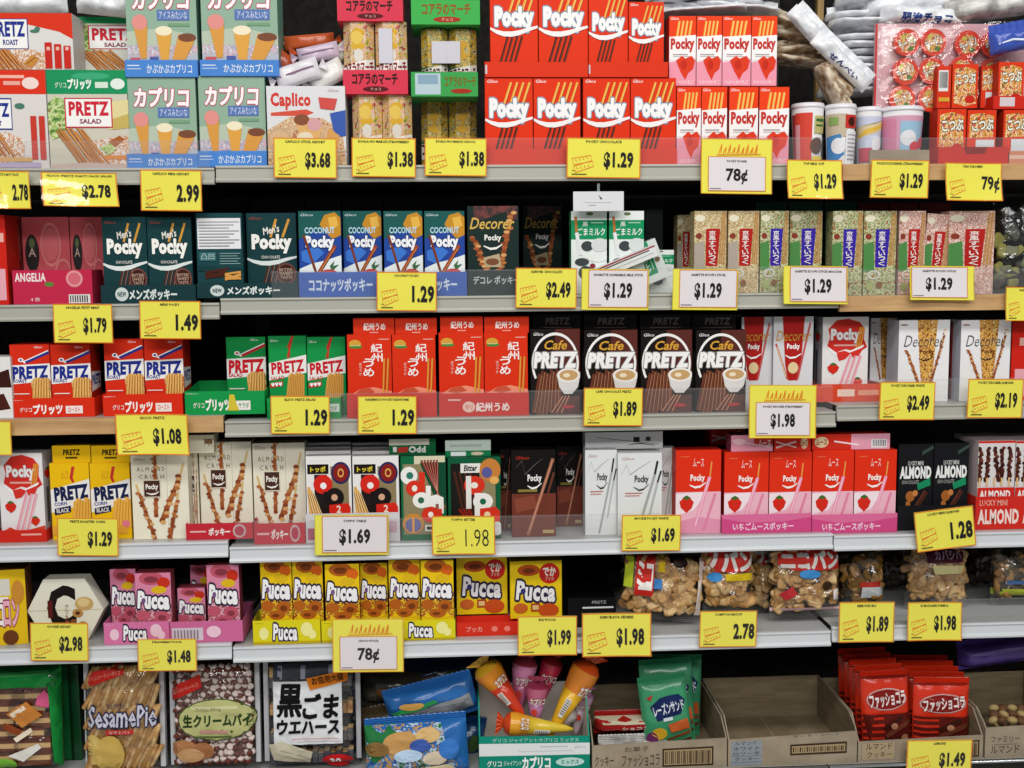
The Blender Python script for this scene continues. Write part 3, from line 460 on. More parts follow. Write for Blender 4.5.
D['flap_yellow'] = ('#e9ba10', '#c99a08', T('#2a2410', 'PRETZ', .28, .22, .74, .55, .05, .1) + R('#4a3c10', .34, .65, .66, .75), [], [])
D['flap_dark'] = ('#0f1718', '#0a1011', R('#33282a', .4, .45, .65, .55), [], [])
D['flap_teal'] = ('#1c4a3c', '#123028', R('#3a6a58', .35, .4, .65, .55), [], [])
D['box_pink'] = ('#e49ab0', '#c05a70', R('#c93a34', .55, 0, 1, .6) + L('#f6dbe2', .02, .3, .95, .75, .02) + E('#f2c4cc', .2, .4, .15, .2) + T('#f7e8ec', 'ムース', .66, .3, .95, .7, .03), [], [])
D['box_red'] = ('#d2301f', '#b02416', L('#f0c8d0', .05, .75, .6, .4, .05) + L('#f6dbe2', .05, .4, .6, .75, .03) + E('#e8c8a0', .82, .5, .1, .35) + T('#a82a1c', 'ムース', .74, .3, .9, .7, .03), [], [])
D['box_red_code'] = ('#d2301f', '#b02416', E('#e8d0a8', .12, .5, .09, .35) + T('#a82a1c', 'ムース', .05, .3, .19, .7, .03) + R('#e6a0b4', .5, .0, 1, 1) + L('#f6dbe2', .28, .45, .6, .7, .02) + R('#e8e6e8', .76, .35, .96, .9) + sum([R('#4a4a50', .78 + .022 * i, .4, .79 + .022 * i, .8) for i in range(8)], []), [], [])
D['box_white'] = ('#dadcdb', '#c0c3c2', L('#8a8478', .15, .3, .95, .75, .008) + R('#2a2624', .62, .3, .7, .6) + R('#3a3634', .78, .3, .84, .55) + BAND('#3a3634', [(.55, .75), (.7, .68), (.9, .8)], .06), [], [])
D['box_green'] = ('#10693c', '#0c4a2b', R('#d8d4c4', .0, .0, .86, .35) + P('#c93a2c', (.18, .5), (.4, .45), (.4, .75), (.18, .8)) + T('#f0eeea', 'Odd', .42, .42, .78, .8, .06) + R('#f0eeea', .08, .45, .16, .75), [], [])
D['box_green_white'] = ('#cfe0d4', '#0f6a3e', R('#b8c8bc', .1, .25, .8, .4) + R('#177a4a', .0, .62, 1, 1) + R('#dfe6e6', .12, .68, .45, .92) + E('#d8c0a8', .7, .8, .14, .1), [], [])
D['box_cream'] = ('#e6e0c8', '#d2cbb0', R('#8a6a4a', .62, .25, .95, .5) + T('#5a4630', 'アーモンド', .6, .2, .95, .62, .02), [], [])
D['choc_white'] = ('#e8e6e4', '#cfccc8', P('#3a1a16', (.5, .3), (.95, .2), (1, .5), (.6, .5)) + P('#4a201a', (.3, .65), (.8, .6), (.95, .85), (.4, .9)), [], [])
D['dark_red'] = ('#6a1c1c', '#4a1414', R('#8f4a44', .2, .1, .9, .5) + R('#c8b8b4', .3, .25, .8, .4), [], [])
D['red_plain'] = ('#cf2418', '#a81c10', R('#e8b0a4', .2, .2, .9, .3) + R('#e8a8b4', .1, .6, .9, .95), [], [])
D['black_plain'] = ('#141316', '#0e0d10', R('#d8dcdf', .3, .3, .95, .36) + T('#b8bcc0', 'PRETZ', .5, .1, .8, .2, 0), [], [])
for _k, _f in (('coconut', .78), ('decorer_dark', .76), ('sesame_milk', .68), ('kyofu_red', .72), ('kyofu_purple', .72), ('kyofu_pink', .72), ('pretz_red', .78), ('pretz_green', .76), ('pretz_green_tilt', .84), ('pretz_yellow', .95), ('ume', .88),
               ('decorer_red', .70), ('decorer_white', .78), ('toppo', .86), ('odd', .95), ('bitter', .95), ('lucky_almond', .90), ('almond_red', .80), ('pucca_pink', .78), ('pucca_yellow', .72), ('mens', .90)):
    D[_k] = D[_k][:2] + (VS(D[_k][2], _f),) + D[_k][3:]
D['coconut'] = D['coconut'][:2] + (R('#e4e9ec', 0, .7, 1, 1) + D['coconut'][2],) + D['coconut'][3:]
D['sesame_milk'] = D['sesame_milk'][:2] + (D['sesame_milk'][2] + E('#3a4044', .4, .74, .2, .08) + E('#8a2a34', .6, .66, .08, .03),) + D['sesame_milk'][3:]
for _k, _c in (('kyofu_red', '#9a7a50'), ('kyofu_purple', '#6a8a4c'), ('kyofu_pink', '#c09a90')):
    D[_k] = D[_k][:2] + (D[_k][2] + RING('#d8d8ce', .32, .76, .2, .055, .3, 18) + E('#8a5a34', .5, .88, .1, .04) + E('#a8b070', .2, .9, .12, .05),) + D[_k][3:]
NICE = {}
def carton(key, w, h, d, name='snack_box'):
    """A folded carton: its card body, printed on the front (and where seen on the top and the side)."""
    k = (key, name, round(w / h, 1), round(d / w, 1))
    if k not in NICE:
        body, side, fr, tp, sd = D[key]
        m = MB(); m.box(-w / 2, 0, 0, w / 2, d, h, body, side=side, top=side)
        m.art(fr, front(w, h), w, h)
        if tp: m.art(tp, topf(w, h, d), w, d)
        if sd: m.art(sd, sideR(w, h, d), d, h); m.art(sd, sideL(w, h, d), d, h)
        NICE[k] = (m.build(name), w, h, d, [False])
    o, w0, h0, d0, used = NICE[k]
    if used[0]: o = dup(o)
    used[0] = True
    o.scale = (w / w0, d / d0, h / h0)
    return o
from mathutils import noise
# ---------------------------------------------------------------- the setting: back wall, uprights, shelves
RAIL_H = 0.0255
ZB = {1: (1.484, 1.487, 1.486), 2: (1.2745, 1.2815, 1.2755), 3: (1.095, 1.0865, 1.096), 4: (0.8915, 0.8815, 0.878), 5: (0.722, 0.7155, 0.722), 6: (0.4785, 0.4785, 0.4785)}
SEAM = (-1.352, -0.361, 0.631, 1.622)
DEPTH = 0.42
m = MB(); m.box(-1.36, DEPTH + .012, 0.0, 1.63, DEPTH + .03, 2.15, 'pegboard')
for i in range(118):
    for z in (1.455, 1.43, 1.243, 1.218, 1.05, 1.025, .85, .825, .69, .665):
        m.poly([(-1.34 + .025 * i + .004 * a, DEPTH + .0115, z + .004 * b) for a, b in ((-1, -1), (1, -1), (1, 1), (-1, 1))], 'shelf_under')
m.build('wall_back', kind='structure')
for i, x in enumerate(SEAM):
    m = MB(); m.box(x - .014, DEPTH - .022, 0, x + .014, DEPTH + .0115, 2.15, 'upright_black')
    for k in range(70): m.box(x - .005, DEPTH - .0225, .3 + .025 * k, x - .002, DEPTH - .022, .312 + .025 * k, 'shelf_under')
    m.build('trim_%d' % (i + 1), kind='structure')
m = MB(); m.box(-1.6, -3.2, -.04, 1.9, DEPTH + .03, 0, 'floor_tile'); noisemat('floor_tile', '#b9b6ae', '#cbc8c0', 5, 0.35); m.build('floor', kind='structure')
BAYN = ('first', 'middle', 'last')
ROWN = {1: 'top', 2: 'second', 3: 'third', 4: 'fourth', 5: 'fifth', 6: 'bottom'}
WOOD = {(1, 2): 0.645, (2, 2): 0.645, (3, 0): -1.34}
GUARD = {(1, 0): (-.75, -.37), (1, 1): (-.02, .60), (1, 2): (.64, .95), (2, 1): (-.28, .62), (2, 2): (.64, 1.1), (3, 1): (-.2, .625), (3, 2): (.64, 1.2), (4, 1): (-.35, .34), (5, 2): (.80, 1.05)}
SHELF = {}
for row in range(1, 7):
    for bay in range(3):
        z = ZB[row][bay]; x0, x1 = SEAM[bay] + .0012, SEAM[bay + 1] - .0012
        root = SHELF[(row, bay)] = empty('store_shelf'); root.location = ((x0 + x1) / 2, 0, z)
        hw = (x1 - x0) / 2
        wood = (row, bay) in WOOD
        kind = 'pale wooden front edge' if wood else 'bevelled white price rail' if row < 6 else 'chrome front wire'
        tag(root, '%s metal shelf from the top, %s bay from the left, with %s' % (ORD[row - 1], BAYN[bay] if bay < 2 else 'third', kind.replace('bevelled ', '')), 'shelf')
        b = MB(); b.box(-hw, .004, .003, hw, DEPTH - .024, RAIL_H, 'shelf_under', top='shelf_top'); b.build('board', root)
        f = MB()
        if wood:
            f.box(-hw, -.004, 0, hw, .0038, RAIL_H, 'wood_edge'); f.build('wooden_edge', root)
        elif row == 6:
            f.box(-hw, -.002, .004, hw, .0038, RAIL_H - .003, 'upright_black'); f.build('front_face', root)
            n = 10; r = .0028
            f = MB(); f.hull([[(sx, -.003 + r * math.cos(2 * math.pi * i / n), RAIL_H - .001 + r * math.sin(2 * math.pi * i / n)) for i in range(n)] for sx in (-hw, hw)], 'steel'); f.build('front_wire', root)
        else:
            prof = [(-.0045, 0), (-.0055, .003), (-.0042, .006), (-.0015, .0075), (-.0008, .0205), (-.0035, .0225), (-.003, RAIL_H), (.0038, RAIL_H), (.0038, 0)]
            f.hull([[(sx, y, q) for y, q in prof] for sx in (-hw, hw)], 'rail_grey' if row < 4 else 'rail_white', smooth=False); f.build('price_rail', root)
        if (row, bay) in GUARD:
            ga, gb = GUARD[(row, bay)]; gx = (x0 + x1) / 2
            g = MB(); g.box(ga - gx, -.0008, RAIL_H + .0002, gb - gx, .0006, RAIL_H + .041, 'clear_lip'); g.box(ga - gx, -.0014, RAIL_H + .0395, gb - gx, .0010, RAIL_H + .042, 'clear_lip'); g.build('plastic_guard', root)
s = MB(); s.box(.452, -.0013, .008, .47, -.0008, .020, '#2fa8a0'); s.build('rail_sticker', SHELF[(4, 2)])['label'] = 'small turquoise sticker'
def ztop(row, X):
    bay = 0 if X < SEAM[1] else 1 if X < SEAM[2] else 2
    return ZB[row][bay] + RAIL_H + .0004
# ---------------------------------------------------------------- putting things by their place on the shelf
def span(x0, x1, top, row, y, base=None):
    """Centre X, base Z, width and height of something that the photo shows from x0 to x1 px, its top at top px."""
    X = pix((x0 + x1) / 2, top, y)[0]
    zb = ztop(row, X) if base is None else pix((x0 + x1) / 2, base, y)[1]
    zt = pix((x0 + x1) / 2, top, y)[1]; h = zt - zb
    pm = top + h / 2 / (DIST + y) * FPX
    Xa, Xb = pix(x0, pm, y)[0], pix(x1, pm, y)[0]
    return (Xa + Xb) / 2, zb, Xb - Xa - .0008, h
def put(key, x0, x1, top, row, y, label, base=None, d=.032, cat='snack box', group=None, name='snack_box', rz=0, rx=0):
    X, zb, w, h = span(x0, x1, top, row, y, base)
    o = carton(key, w, h, d, name); o.location = (X, y, zb); o.rotation_euler = (math.radians(rx), 0, math.radians(rz))
    return tag(o, label, cat, group)
def run(key, spots, row, y, what, where, base=None, d=.032, name='snack_box', group=None, start=0):
    """Boxes of one kind side by side, each labelled by its place in their row."""
    n = len(spots)
    for i, s in enumerate(spots):
        yy = s[3] if len(s) > 3 else y
        if n + start == 1: lab = '%s %s' % (what, where)
        else: lab = '%s %s from the left %s' % (ORD[i + start], what, where)
        put(key, s[0], s[1], s[2], row, yy, lab, base, d, group=group, name=name)
def tray(x0, x1, liptop, row, y, color, art, label, base=None, d=.11, back=.05, group=None, name='display_tray', inner=None):
    X, zb, w, hl = span(x0, x1, liptop, row, y, base); w += .0004
    root = empty(name); root.location = (X, y, zb); t = .0008
    m = MB(); m.box(-w / 2, -t, 0, w / 2, 0, hl, color); m.art(art, lambda u, v, k: (-w / 2 + u * w, -t - k, hl * (1 - v)), w, hl); m.build('front_lip', root)
    m = MB(); m.box(-w / 2, 0, -.0003, w / 2, d, -.00005, inner or color); m.build('bottom_panel', root)
    for s in (-1, 1):
        m = MB(); xa, xb = s * w / 2, s * (w / 2 - t / 2)
        pr = [(0, 0), (d, 0), (d, max(back, hl)), (.03, hl * 1.02), (0, hl)]
        m.hull([[(xx, yy, zz) for yy, zz in pr] for xx in (xa, xb)], color, smooth=False); m.build('side_panel', root)
    m = MB(); m.box(-w / 2, d, 0, w / 2, d + t, max(back, hl), color); m.build('back_panel', root)
    return tag(root, label, 'display tray', group)
# ---------------------------------------------------------------- price tags
def stamp(c='#e8862a'):
    o = []
    for (a, b, q) in ((.07, .44, .012), (.09, .64, -.006)):
        p = [(a, b + .07), (a + .25, b - .06 + q * 4), (a + .27, b + .09 + q * 4), (a + .02, b + .23)]
        o += [('S',) + e[1:] for i in range(4) for e in [('P', c, [p[i], p[(i + 1) % 4], (p[(i + 1) % 4][0] + .008, p[(i + 1) % 4][1] + .018), (p[i][0] + .008, p[i][1] + .018)])]]
        for k in range(4): o += [('l', c, (a + .045 + .05 * k, b + .10 - .022 * k, a + .065 + .05 * k, b + .15 - .022 * k, .008, .012))]
    o[0] = ('P',) + o[0][1:]
    return o
def price_tag(x0, y0, x1, y1, price, text, kind, label, Y=-.011, curl=0.0, lean=0.0, right=False, mono=False, pw=None, xe=None):
    """A card in a clear sleeve, held by a clip on the shelf rail. kind: y yellow card, w white panel on yellow, b big two-tone sign."""
    ym = (y0 + y1) / 2
    Xa, Xb = pix(x0, ym, Y)[0], pix(x1, ym, Y)[0]; zt, zb = pix((x0 + x1) / 2, y0, Y)[1], pix((x0 + x1) / 2, y1, Y)[1]
    w, h = Xb - Xa, zt - zb
    root = empty('price_tag'); root.location = ((Xa + Xb) / 2, Y, zt); root.rotation_euler = (0, math.radians(lean), 0)
    cy = lambda u, v: -curl * (v ** 2) * .6 - abs(curl) * .5 * (u - .5) ** 2 * 4
    F = lambda u, v, k: (-w / 2 + u * w + curl * .35 * v * v, cy(u, v) - k, -h * v)
    B = lambda u, v, k: (-w / 2 + u * w + curl * .35 * v * v, cy(u, v) + .0007 + k, -h * v)
    cv = curl != 0
    nu = 10 if cv else 1
    def card(f, b, x0, y0, x1, y1, mk, k=0):
        m = MB()
        m.grid(lambda u, v: f(x0 + (x1 - x0) * u, y0 + (y1 - y0) * v, k), nu, nu, mk, cv); m.grid(lambda u, v: b(x0 + (x1 - x0) * u, y0 + (y1 - y0) * v, 0), nu, nu, mk, cv)
        return m
    yel = '#f2e956'; org = '#e8821e'
    m = card(F, B, 0, 0, 1, 1, yel)
    num = '#191512'
    if kind == 'y':
        art = FRAME(org, 0, 0, 1, 1, .016, .026) + T('#4a4020', text, .5 - min(.44, len(text) * .016), .06, .5 + min(.44, len(text) * .016), .13, .04) + stamp() + R('#6a5c20', .07, .90, .07 + .2, .93) + R('#8a7a2c', .07, .82, .13, .835)
        pw = pw or (.30 if price[-1] == '¢' else .40 if price[0] == '$' or len(price) > 4 else .37); xr = xe or (.96 if right else .90)
        art += T(num, price, xr - pw, .345, xr, .79, -.012 if mono else .045 if price[-1] != '¢' else .03)
        m.art(art, F, w, h, cv); m.build('card', root)
    else:
        if kind == 'b':
            art = FRAME('#e8a01e', 0, 0, 1, 1, .012, .012) + [e for i in range(9) for e in L('#e8821e', .25 + .062 * i, .27, .29 + .062 * i, .10 + .05 * (i % 2), .012) + L('#e8821e', .29 + .062 * i, .10 + .05 * (i % 2), .28 + .062 * i, .26, .012)] + L('#e8821e', .22, .29, .84, .27, .01)
            px0, py0, px1, py1 = .10, .32, .91, .95
        else:
            art = FRAME('#d8c81e', 0, 0, 1, 1, .01); px0, py0, px1, py1 = (.02, .03, .90, .93) if right else (.10, .02, .985, .94)
        m.art(art, F, w, h, cv); m.build('card', root)
        m = card(lambda u, v, k: F(u, v, k + .0012), lambda u, v, k: F(u, v, .0010), px0, py0, px1, py1, '#e9e2e8')
        G = lambda u, v, k: F(px0 + (px1 - px0) * u, py0 + (py1 - py0) * v, k + .0012)
        q = .34 if kind == 'b' else .36
        art = FRAME('#e0782c', 0, 0, 1, 1, .012, .02) + T('#4a4440', text, .5 - min(.42, len(text) * .016), .10, .5 + min(.42, len(text) * .016), .17, .04) + T(num, price, .5 - (q * .66 if price[0] == '$' else .19), .34, .5 + (q * .66 if price[0] == '$' else .19), .80, .05 if price[-1] != '¢' else .03) + R('#7a6a80', .03, .92, .22, .945)
        m.art(art, G, w * (px1 - px0), h * (py1 - py0), cv); m.build('price_panel', root)['label'] = 'pinkish white price panel'
    m = MB(); m.grid(lambda u, v: F(u * 1.02 - .01, v * 1.02 - .03, .0022), 6, 6, 'sleeve'); m.build('clear_sleeve', root)
    m = MB(); m.box(-.012, .0009, -h * .45, .012, -Y - .0062, -h * .2 if zt - h * .3 < 9 else 0, 'sleeve'); m.build('clip', root)
    return tag(root, label, 'price tag')
# ---------------------------------------------------------------- soft packs
def pillow_fn(w, h, d, seed=0, wr=.0022, p=3.0, q=4.0, sc=24):
    off = Vector((seed * 3.1, seed * 1.7, seed))
    def S(u, v):
        a = max(0.0, 1 - abs(2 * u - 1) ** p); b = max(0.0, 1 - abs(2 * v - 1) ** q)
        s = (a * b) ** .55
        return d / 2 * s + wr * min(1, 3 * a * b) * noise.noise(Vector((u * w * sc, 0, v * h * sc)) * 2.2 + off)
    return S
def bag(w, h, d, fm, art=(), seed=1, bm=None, name='snack_bag', nu=22, nv=26, wr=.0022, seal=.012, sealm=None, p=3.0, q=4.0, root=None, partname=None, eps=.0005, sides=False):
    """A pillow pack: two puffed sheets, printed front, crimped strips at top and bottom."""
    S = pillow_fn(w, h, d, seed, wr, p, q); S2 = pillow_fn(w, h, d, seed + 50, wr, p, q)
    m = MB(); m.grid(lambda u, v: (-w / 2 + u * w, -S(u, v), h * (1 - v)), nu, nv, fm); m.grid(lambda u, v: (w / 2 - u * w, S2(1 - u, v), h * (1 - v)), nu, nv, bm or fm)
    if art: m.art(art, lambda u, v, k: (-w / 2 + u * w, -S(min(1, max(0, u)), min(1, max(0, v))) - k, h * (1 - v)), w, h, True, eps=eps)
    o = m.build(partname or name, root)
    par = o
    for zz in (h, -seal) if seal else ():
        s = MB(); n = 36
        for k in range(2):
            s.grid(lambda u, v: (-w / 2 + u * w, (.0009 if k else -.0002) + .0012 * math.sin(v * 6 * math.pi), zz + seal * v + (.0012 * (int(u * n) % 2) if v > .99 and zz > 0 else 0)), n, 12, sealm or fm, False)
        s.build('seal_strip', par)
    return o
def stand(o, x, y, z, rx=0, ry=0, rz=0):
    o.location = (x, y, z); o.rotation_euler = (math.radians(rx), math.radians(ry), math.radians(rz)); return o
def crumbs(w, h, d, n, mats, size, seed, flat=.35, name='crackers', root=None):
    """Crackers lying every way inside a bag: what nobody could count, one object."""
    r = random.Random(seed); S = pillow_fn(w, h, d * .86, seed, 0); m = MB()
    for i in range(n):
        u, v = r.uniform(.06, .94), r.uniform(.04, .97); y = -S(u, v) * r.choice([.75, .8, .6, .3, -.4])
        s = size * r.uniform(.7, 1.2); R3 = Matrix.Rotation(r.uniform(0, 6.28), 3, 'Y') @ Matrix.Rotation(r.uniform(-.6, .6), 3, 'X') @ Matrix.Rotation(r.uniform(-.5, .5), 3, 'Z')
        k = 8; c = Vector((-w / 2 + u * w, y, h * (1 - v)))
        prof = [(.7, -.5), (.97, -.36), (1, 0), (.97, .36), (.7, .5)]
        asp = r.uniform(.5, .9)
        m.hull([[c + R3 @ Vector((a * s * .5 * math.copysign(abs(math.cos(t)) ** .4, math.cos(t)), b * s * flat, a * s * .5 * asp * math.copysign(abs(math.sin(t)) ** .4, math.sin(t)))) for t in [2 * math.pi * j / k + .39 for j in range(k)]] for a, b in prof], r.choice(mats))
    return m.build(name, root, 'stuff')
def lathe(m, prof, mk, n=56, cap=True, smooth=True):
    m.hull([[(r * math.cos(2 * math.pi * i / n), r * math.sin(2 * math.pi * i / n), z) for i in range(n)] for r, z in prof], mk, smooth, cap)
# ================================================================ top shelf
def white_lip(s, c='#ffffff', x0=.1, x1=.9, y0=.3, y1=.7, b=.03): return T(c, s, x0, y0, x1, y1, b)
put('pretz_pack_red_low', -37, 47, 70, 1, .02, 'large white and red pretzel pack with red top band, below the other', d=.07, name='party_pack', rz=2)
put('pretz_pack_salad_low', 48, 129, 70, 1, .022, 'large green-banded salad pretzel pack standing on the shelf', d=.14, name='party_pack')
put('pretz_pack_red', -22, 73, 13, 1, .03, 'large white pretzel pack with blue-framed sign, upper of the two', base=69.5, d=.06, name='party_pack')
put('pretz_pack_green', 74, 153, 17, 1, .088, 'large green-topped salad pretzel pack lying atop its twin', base=70.5, d=.05, name='party_pack')
blue = R('#4b86d2', 0, 0, 1, 1) + R('#dfe8f2', .03, .3, .2, .36) + R('#c8d8ec', .03, .5, .22, .55) + T('#dfe8f4', 'かぷかぷカプリコ', .3, .25, .92, .78, .02)
for i, (x0, x1, tp, b, lip, ba) in enumerate([(126, 198, -22, 74, 60, 77), (201, 279, -22, 73, 60, 76), (128, 198, 77, None, 154, None), (199, 267, 75.5, None, 151, None)]):
    side = 'first' if i % 2 == 0 else 'second'; lev = 'upper' if i < 2 else 'lower'
    put('caplico_green', x0, x1 - 1.2, tp, 1, .022, '%s pale green ice-cream-cone snack box from the left, %s tier' % (side, lev), base=b, d=.06, name='cone_snack_box')
    tray(x0 - 1, x1, lip, 1, .019, '#4b86d2', blue, 'blue display tray under the %s pale green cone box, %s tier' % (side, lev), base=ba, d=.066, back=.02)
put('caplico_box', 267, 346, 86, 1, .016, 'white cone snack box with red lettering, under the sweet packs', d=.05, name='cone_snack_box')
# koala packs
def hexpack(key, x0, x1, top, base, y, label, sticker=None, row=1):
    X, zb, w, h = span(x0, x1, top, row, y, base); r = w / 2
    m = MB(); pts = [(-w / 2, .012), (-w * .25, 0), (w * .25, 0), (w / 2, .012), (w / 2, .028), (w * .25, .040), (-w * .25, .040), (-w / 2, .028)]
    m.hull([[(a, b, z) for a, b in pts] for z in (0, h)], D[key][0], smooth=False)
    def F(u, v, k):
        x = -w / 2 + u * w; yy = 0 if abs(x) < w * .25 else .012 * (abs(x) - w * .25) / (w * .25)
        return (x, yy - k, h * (1 - v))
    m.art(D[key][2], F, w, h, True, eps=.0002)
    root = m.build('hexagonal_snack_box'); root.location = (X, y, zb)
    if sticker:
        s = MB(); a, b, c, d = sticker
        s.box(-w / 2 + a * w, -.0035, h * (1 - d), -w / 2 + c * w, -.0032, h * (1 - b), '#cfccd6'); s.build('barcode_sticker', root)
    return tag(root, label, 'snack box')
kr = lambda s: T('#2a1414', 'コアラのマーチ', .14, .16, .84, .6, .05) + E('#5a1418', .5, .8, .2, .12) + T('#e8b0a8', 'チョコ', .42, .74, .58, .86, .0)
kg = T('#8c5a1a', 'コアラのマーチ', .16, .16, .86, .6, .05) + E('#a8301c', .52, .8, .2, .12) + T('#e8d0a8', 'チョコ', .44, .74, .6, .86, .0)
hexpack('koala', 352, 382, 95, None, .03, 'hexagonal biscuit pack behind the first $1.38 tag, lower tier')
hexpack('koala', 382, 412, 95, None, .03, 'hexagonal biscuit pack beside the green tray column, lower tier')
tray(343, 408, 70, 1, .022, '#d8394e', kr(0), 'red display tray with black Japanese lettering, lower of the two', base=94, d=.06, back=.018)
hexpack('koala', 343, 374, 21, 90, .026, 'hexagonal biscuit pack without a sticker, in the red tray')
hexpack('koala', 375, 407, 20.5, 90, .026, 'hexagonal biscuit pack with a pale sticker, in the red tray', (.12, .12, .55, .62))
tray(337, 403, -3, 1, .022, '#d8394e', kr(0), 'red display tray with black Japanese lettering, upper of the two', base=21, d=.06, back=.018)
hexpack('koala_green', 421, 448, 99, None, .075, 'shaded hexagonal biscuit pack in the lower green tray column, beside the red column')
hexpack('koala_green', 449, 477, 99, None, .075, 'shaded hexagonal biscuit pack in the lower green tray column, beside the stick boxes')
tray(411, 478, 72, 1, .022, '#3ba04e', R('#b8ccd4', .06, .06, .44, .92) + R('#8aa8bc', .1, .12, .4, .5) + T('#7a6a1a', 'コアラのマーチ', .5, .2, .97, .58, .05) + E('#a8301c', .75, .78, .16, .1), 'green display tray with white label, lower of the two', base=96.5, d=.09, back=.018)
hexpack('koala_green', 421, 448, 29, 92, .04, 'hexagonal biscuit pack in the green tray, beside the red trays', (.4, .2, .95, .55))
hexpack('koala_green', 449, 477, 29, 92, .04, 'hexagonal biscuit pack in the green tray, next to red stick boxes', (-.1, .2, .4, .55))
tray(411, 480, 0, 1, .022, '#3fae4e', kg, 'green display tray with gold Japanese lettering, upper of the two', base=24.5, d=.09, back=.018)
# sweets in twists above the white cone box
for i, (px, py, w, h, rz, c, lab) in enumerate([(320, 53, .065, .026, 12, '#c8b4c8', 'lavender wrapped sweet packet on top of the pile'), (301, 73, .07, .034, 18, '#e2dde2', 'white wrapped sweet packet lying above the white cone box'), (332, 74, .06, .036, 28, '#dcdad6', 'white wrapped sweet packet leaning against red tray'),
        (310, 42, .08, .024, 5, '#c0562a', 'orange wrapped sweet packet behind the lavender one'), (288, 64, .05, .034, 50, '#b8502c', 'orange wrapped sweet packet beside the green cone box'), (288, 38, .05, .05, 70, '#3a2018', 'dark brown sweet packet behind the orange ones'), (343, 54, .045, .026, 40, '#d8d8c8', 'small pale sweet packet wedged beside the red tray')]):
    y = (.045, .03, .045, .075, .06, .11, .062)[i]; X, z = pix(px, py, y)
    o = bag(w, h, .022, '~' + c, R('#8a6a80', .1, .42, .9, .5) if i < 2 else (), 20 + i, name='sweet_packet', nu=14, nv=12, wr=.003, seal=0)
    s = MB()
    for sx in (-1, 1): s.mesh([(sx * w / 2, 0, h * .5), (sx * (w / 2 + .010), -.004, h * .2), (sx * (w / 2 + .012), .002, h * .5), (sx * (w / 2 + .010), -.003, h * .8)], [(0, 1, 2), (0, 2, 3)], '~' + c)
    s.build('twisted_end', o); stand(o, X, y, z - h / 2, 0, -rz, 0); tag(o, lab, 'sweet', 'wrapped sweets above the white cone box')
# chocolate stick boxes
red = '#dd3413'
run('pocky', [(485, 533, 78), (533.5, 580.5, 78), (583, 630, 78), (630.5, 676, 78)], 1, .012, 'red chocolate stick box', 'in the lower tier of the top shelf', name='biscuit_stick_box', group='red chocolate stick boxes')
run('pocky', [(490, 538, -14), (538.5, 588, -14), (588.5, 628, -6), (628.5, 664, 2)], 1, .014, 'red chocolate stick box', 'in the upper tier of the top shelf', base=75.5, name='biscuit_stick_box', group='red chocolate stick boxes')
for i, (a, b) in enumerate(((484, 581), (582, 677))): tray(a, b, 149, 1, .0095, red, [], 'plain red display tray holding the %s pair of lower chocolate stick boxes' % ORD[i], d=.036, back=.03)
for i, (a, b) in enumerate(((485, 588), (588.6, 668))): tray(a, b, 62, 1, .0095, red, R('#c8c0c8', .0, .2, .02, .8), 'plain red display tray holding the %s pair of upper chocolate stick boxes' % ORD[i], base=77, d=.036, back=.03)
run('pocky_straw', [(676.5, 701, 87), (701.4, 727, 87), (729, 758, 87), (759, 789, 87)], 1, .014, 'small white and red strawberry stick box', 'in the lower tier', name='biscuit_stick_box', group='small strawberry stick boxes')
run('pocky_straw', [(669, 696, 16), (696.4, 722, 16), (722.4, 751, 16), (751.4, 777, 16)], 1, .022, 'small white and red strawberry stick box', 'in the upper tier', base=85.8, name='biscuit_stick_box', group='small strawberry stick boxes')
# white wrapped packs in the background of the top shelf
def softpack(px, py, w, h, d, y, ry, label, mk='white_plastic', art=(), seed=1, rx=0, rz=0, group='white plastic-wrapped packs', name='wrapped_pack'):
    X, z = pix(px, py, y)
    o = bag(w, h, d, mk, art, seed, name=name, nu=26, nv=14, wr=.007, seal=0, p=6, q=3)
    s = MB(); s.grid(lambda u, v: (-w * .48 + w * .96 * u, d * .03 * math.sin(u * 40), h * .98 + .012 * v), 20, 2, mk); s.build('seal_strip', o)
    stand(o, X, y, z - h / 2, rx, ry, rz); return tag(o, label, 'wrapped pack', group)
softpack(26, 4, .13, .035, .06, .06, -4, 'white wrapped pack lying on the large red pretzel pack', seed=3)
softpack(112, 5, .11, .036, .06, .07, 6, 'white wrapped pack lying on the large salad pretzel pack', seed=4)
for i, (px, py, w, ry) in enumerate([(700, 12, .16, -4), (735, 9, .15, 5), (716, 3, .17, 3), (690, -3, .15, -6), (742, -5, .15, -3), (683, 8, .10, 12)]):
    softpack(px, py, w, .010, .07, .1 + .015 * (i % 3), ry, '%s flat white wrapped pack lying behind the small strawberry stick boxes' % ORD[i], seed=10 + i, group='flat white packs behind the strawberry boxes')
for i in range(14):
    softpack(862 + (-14, 2, -6, 8, -10)[i % 5] + i * .8, 93 - i * 7.6, .105, .0128, .09, .14 + .01 * (i % 3), (-3, 2, -1, 3, 0)[i % 5], '%s white wrapped pack from the bottom of the tall white stack' % (ORD[i] if i < 12 else ('thirteenth', 'fourteenth')[i - 12]), seed=30 + i, group='tall stack of white packs')
inkb = '#2c3c7c'
for i, (px, py, w, ry, a) in enumerate([(822, 46, .135, 44, T(inkb, 'えびせんべい', .2, .55, .8, .9, .05)), (812, 36, .13, 46, ()), (836, 60, .12, 42, T(inkb, 'せんべい', .3, .6, .8, .9, .04))]):
    softpack(px, py, w, .026, .026, .085 - .028 * (i - 1), ry, ('white tube pack with blue lettering leaning diagonally', 'plain white tube pack leaning diagonally behind the lettered one', 'white tube pack leaning lowest, above the cups')[i], art=a, seed=50 + i, group=None)
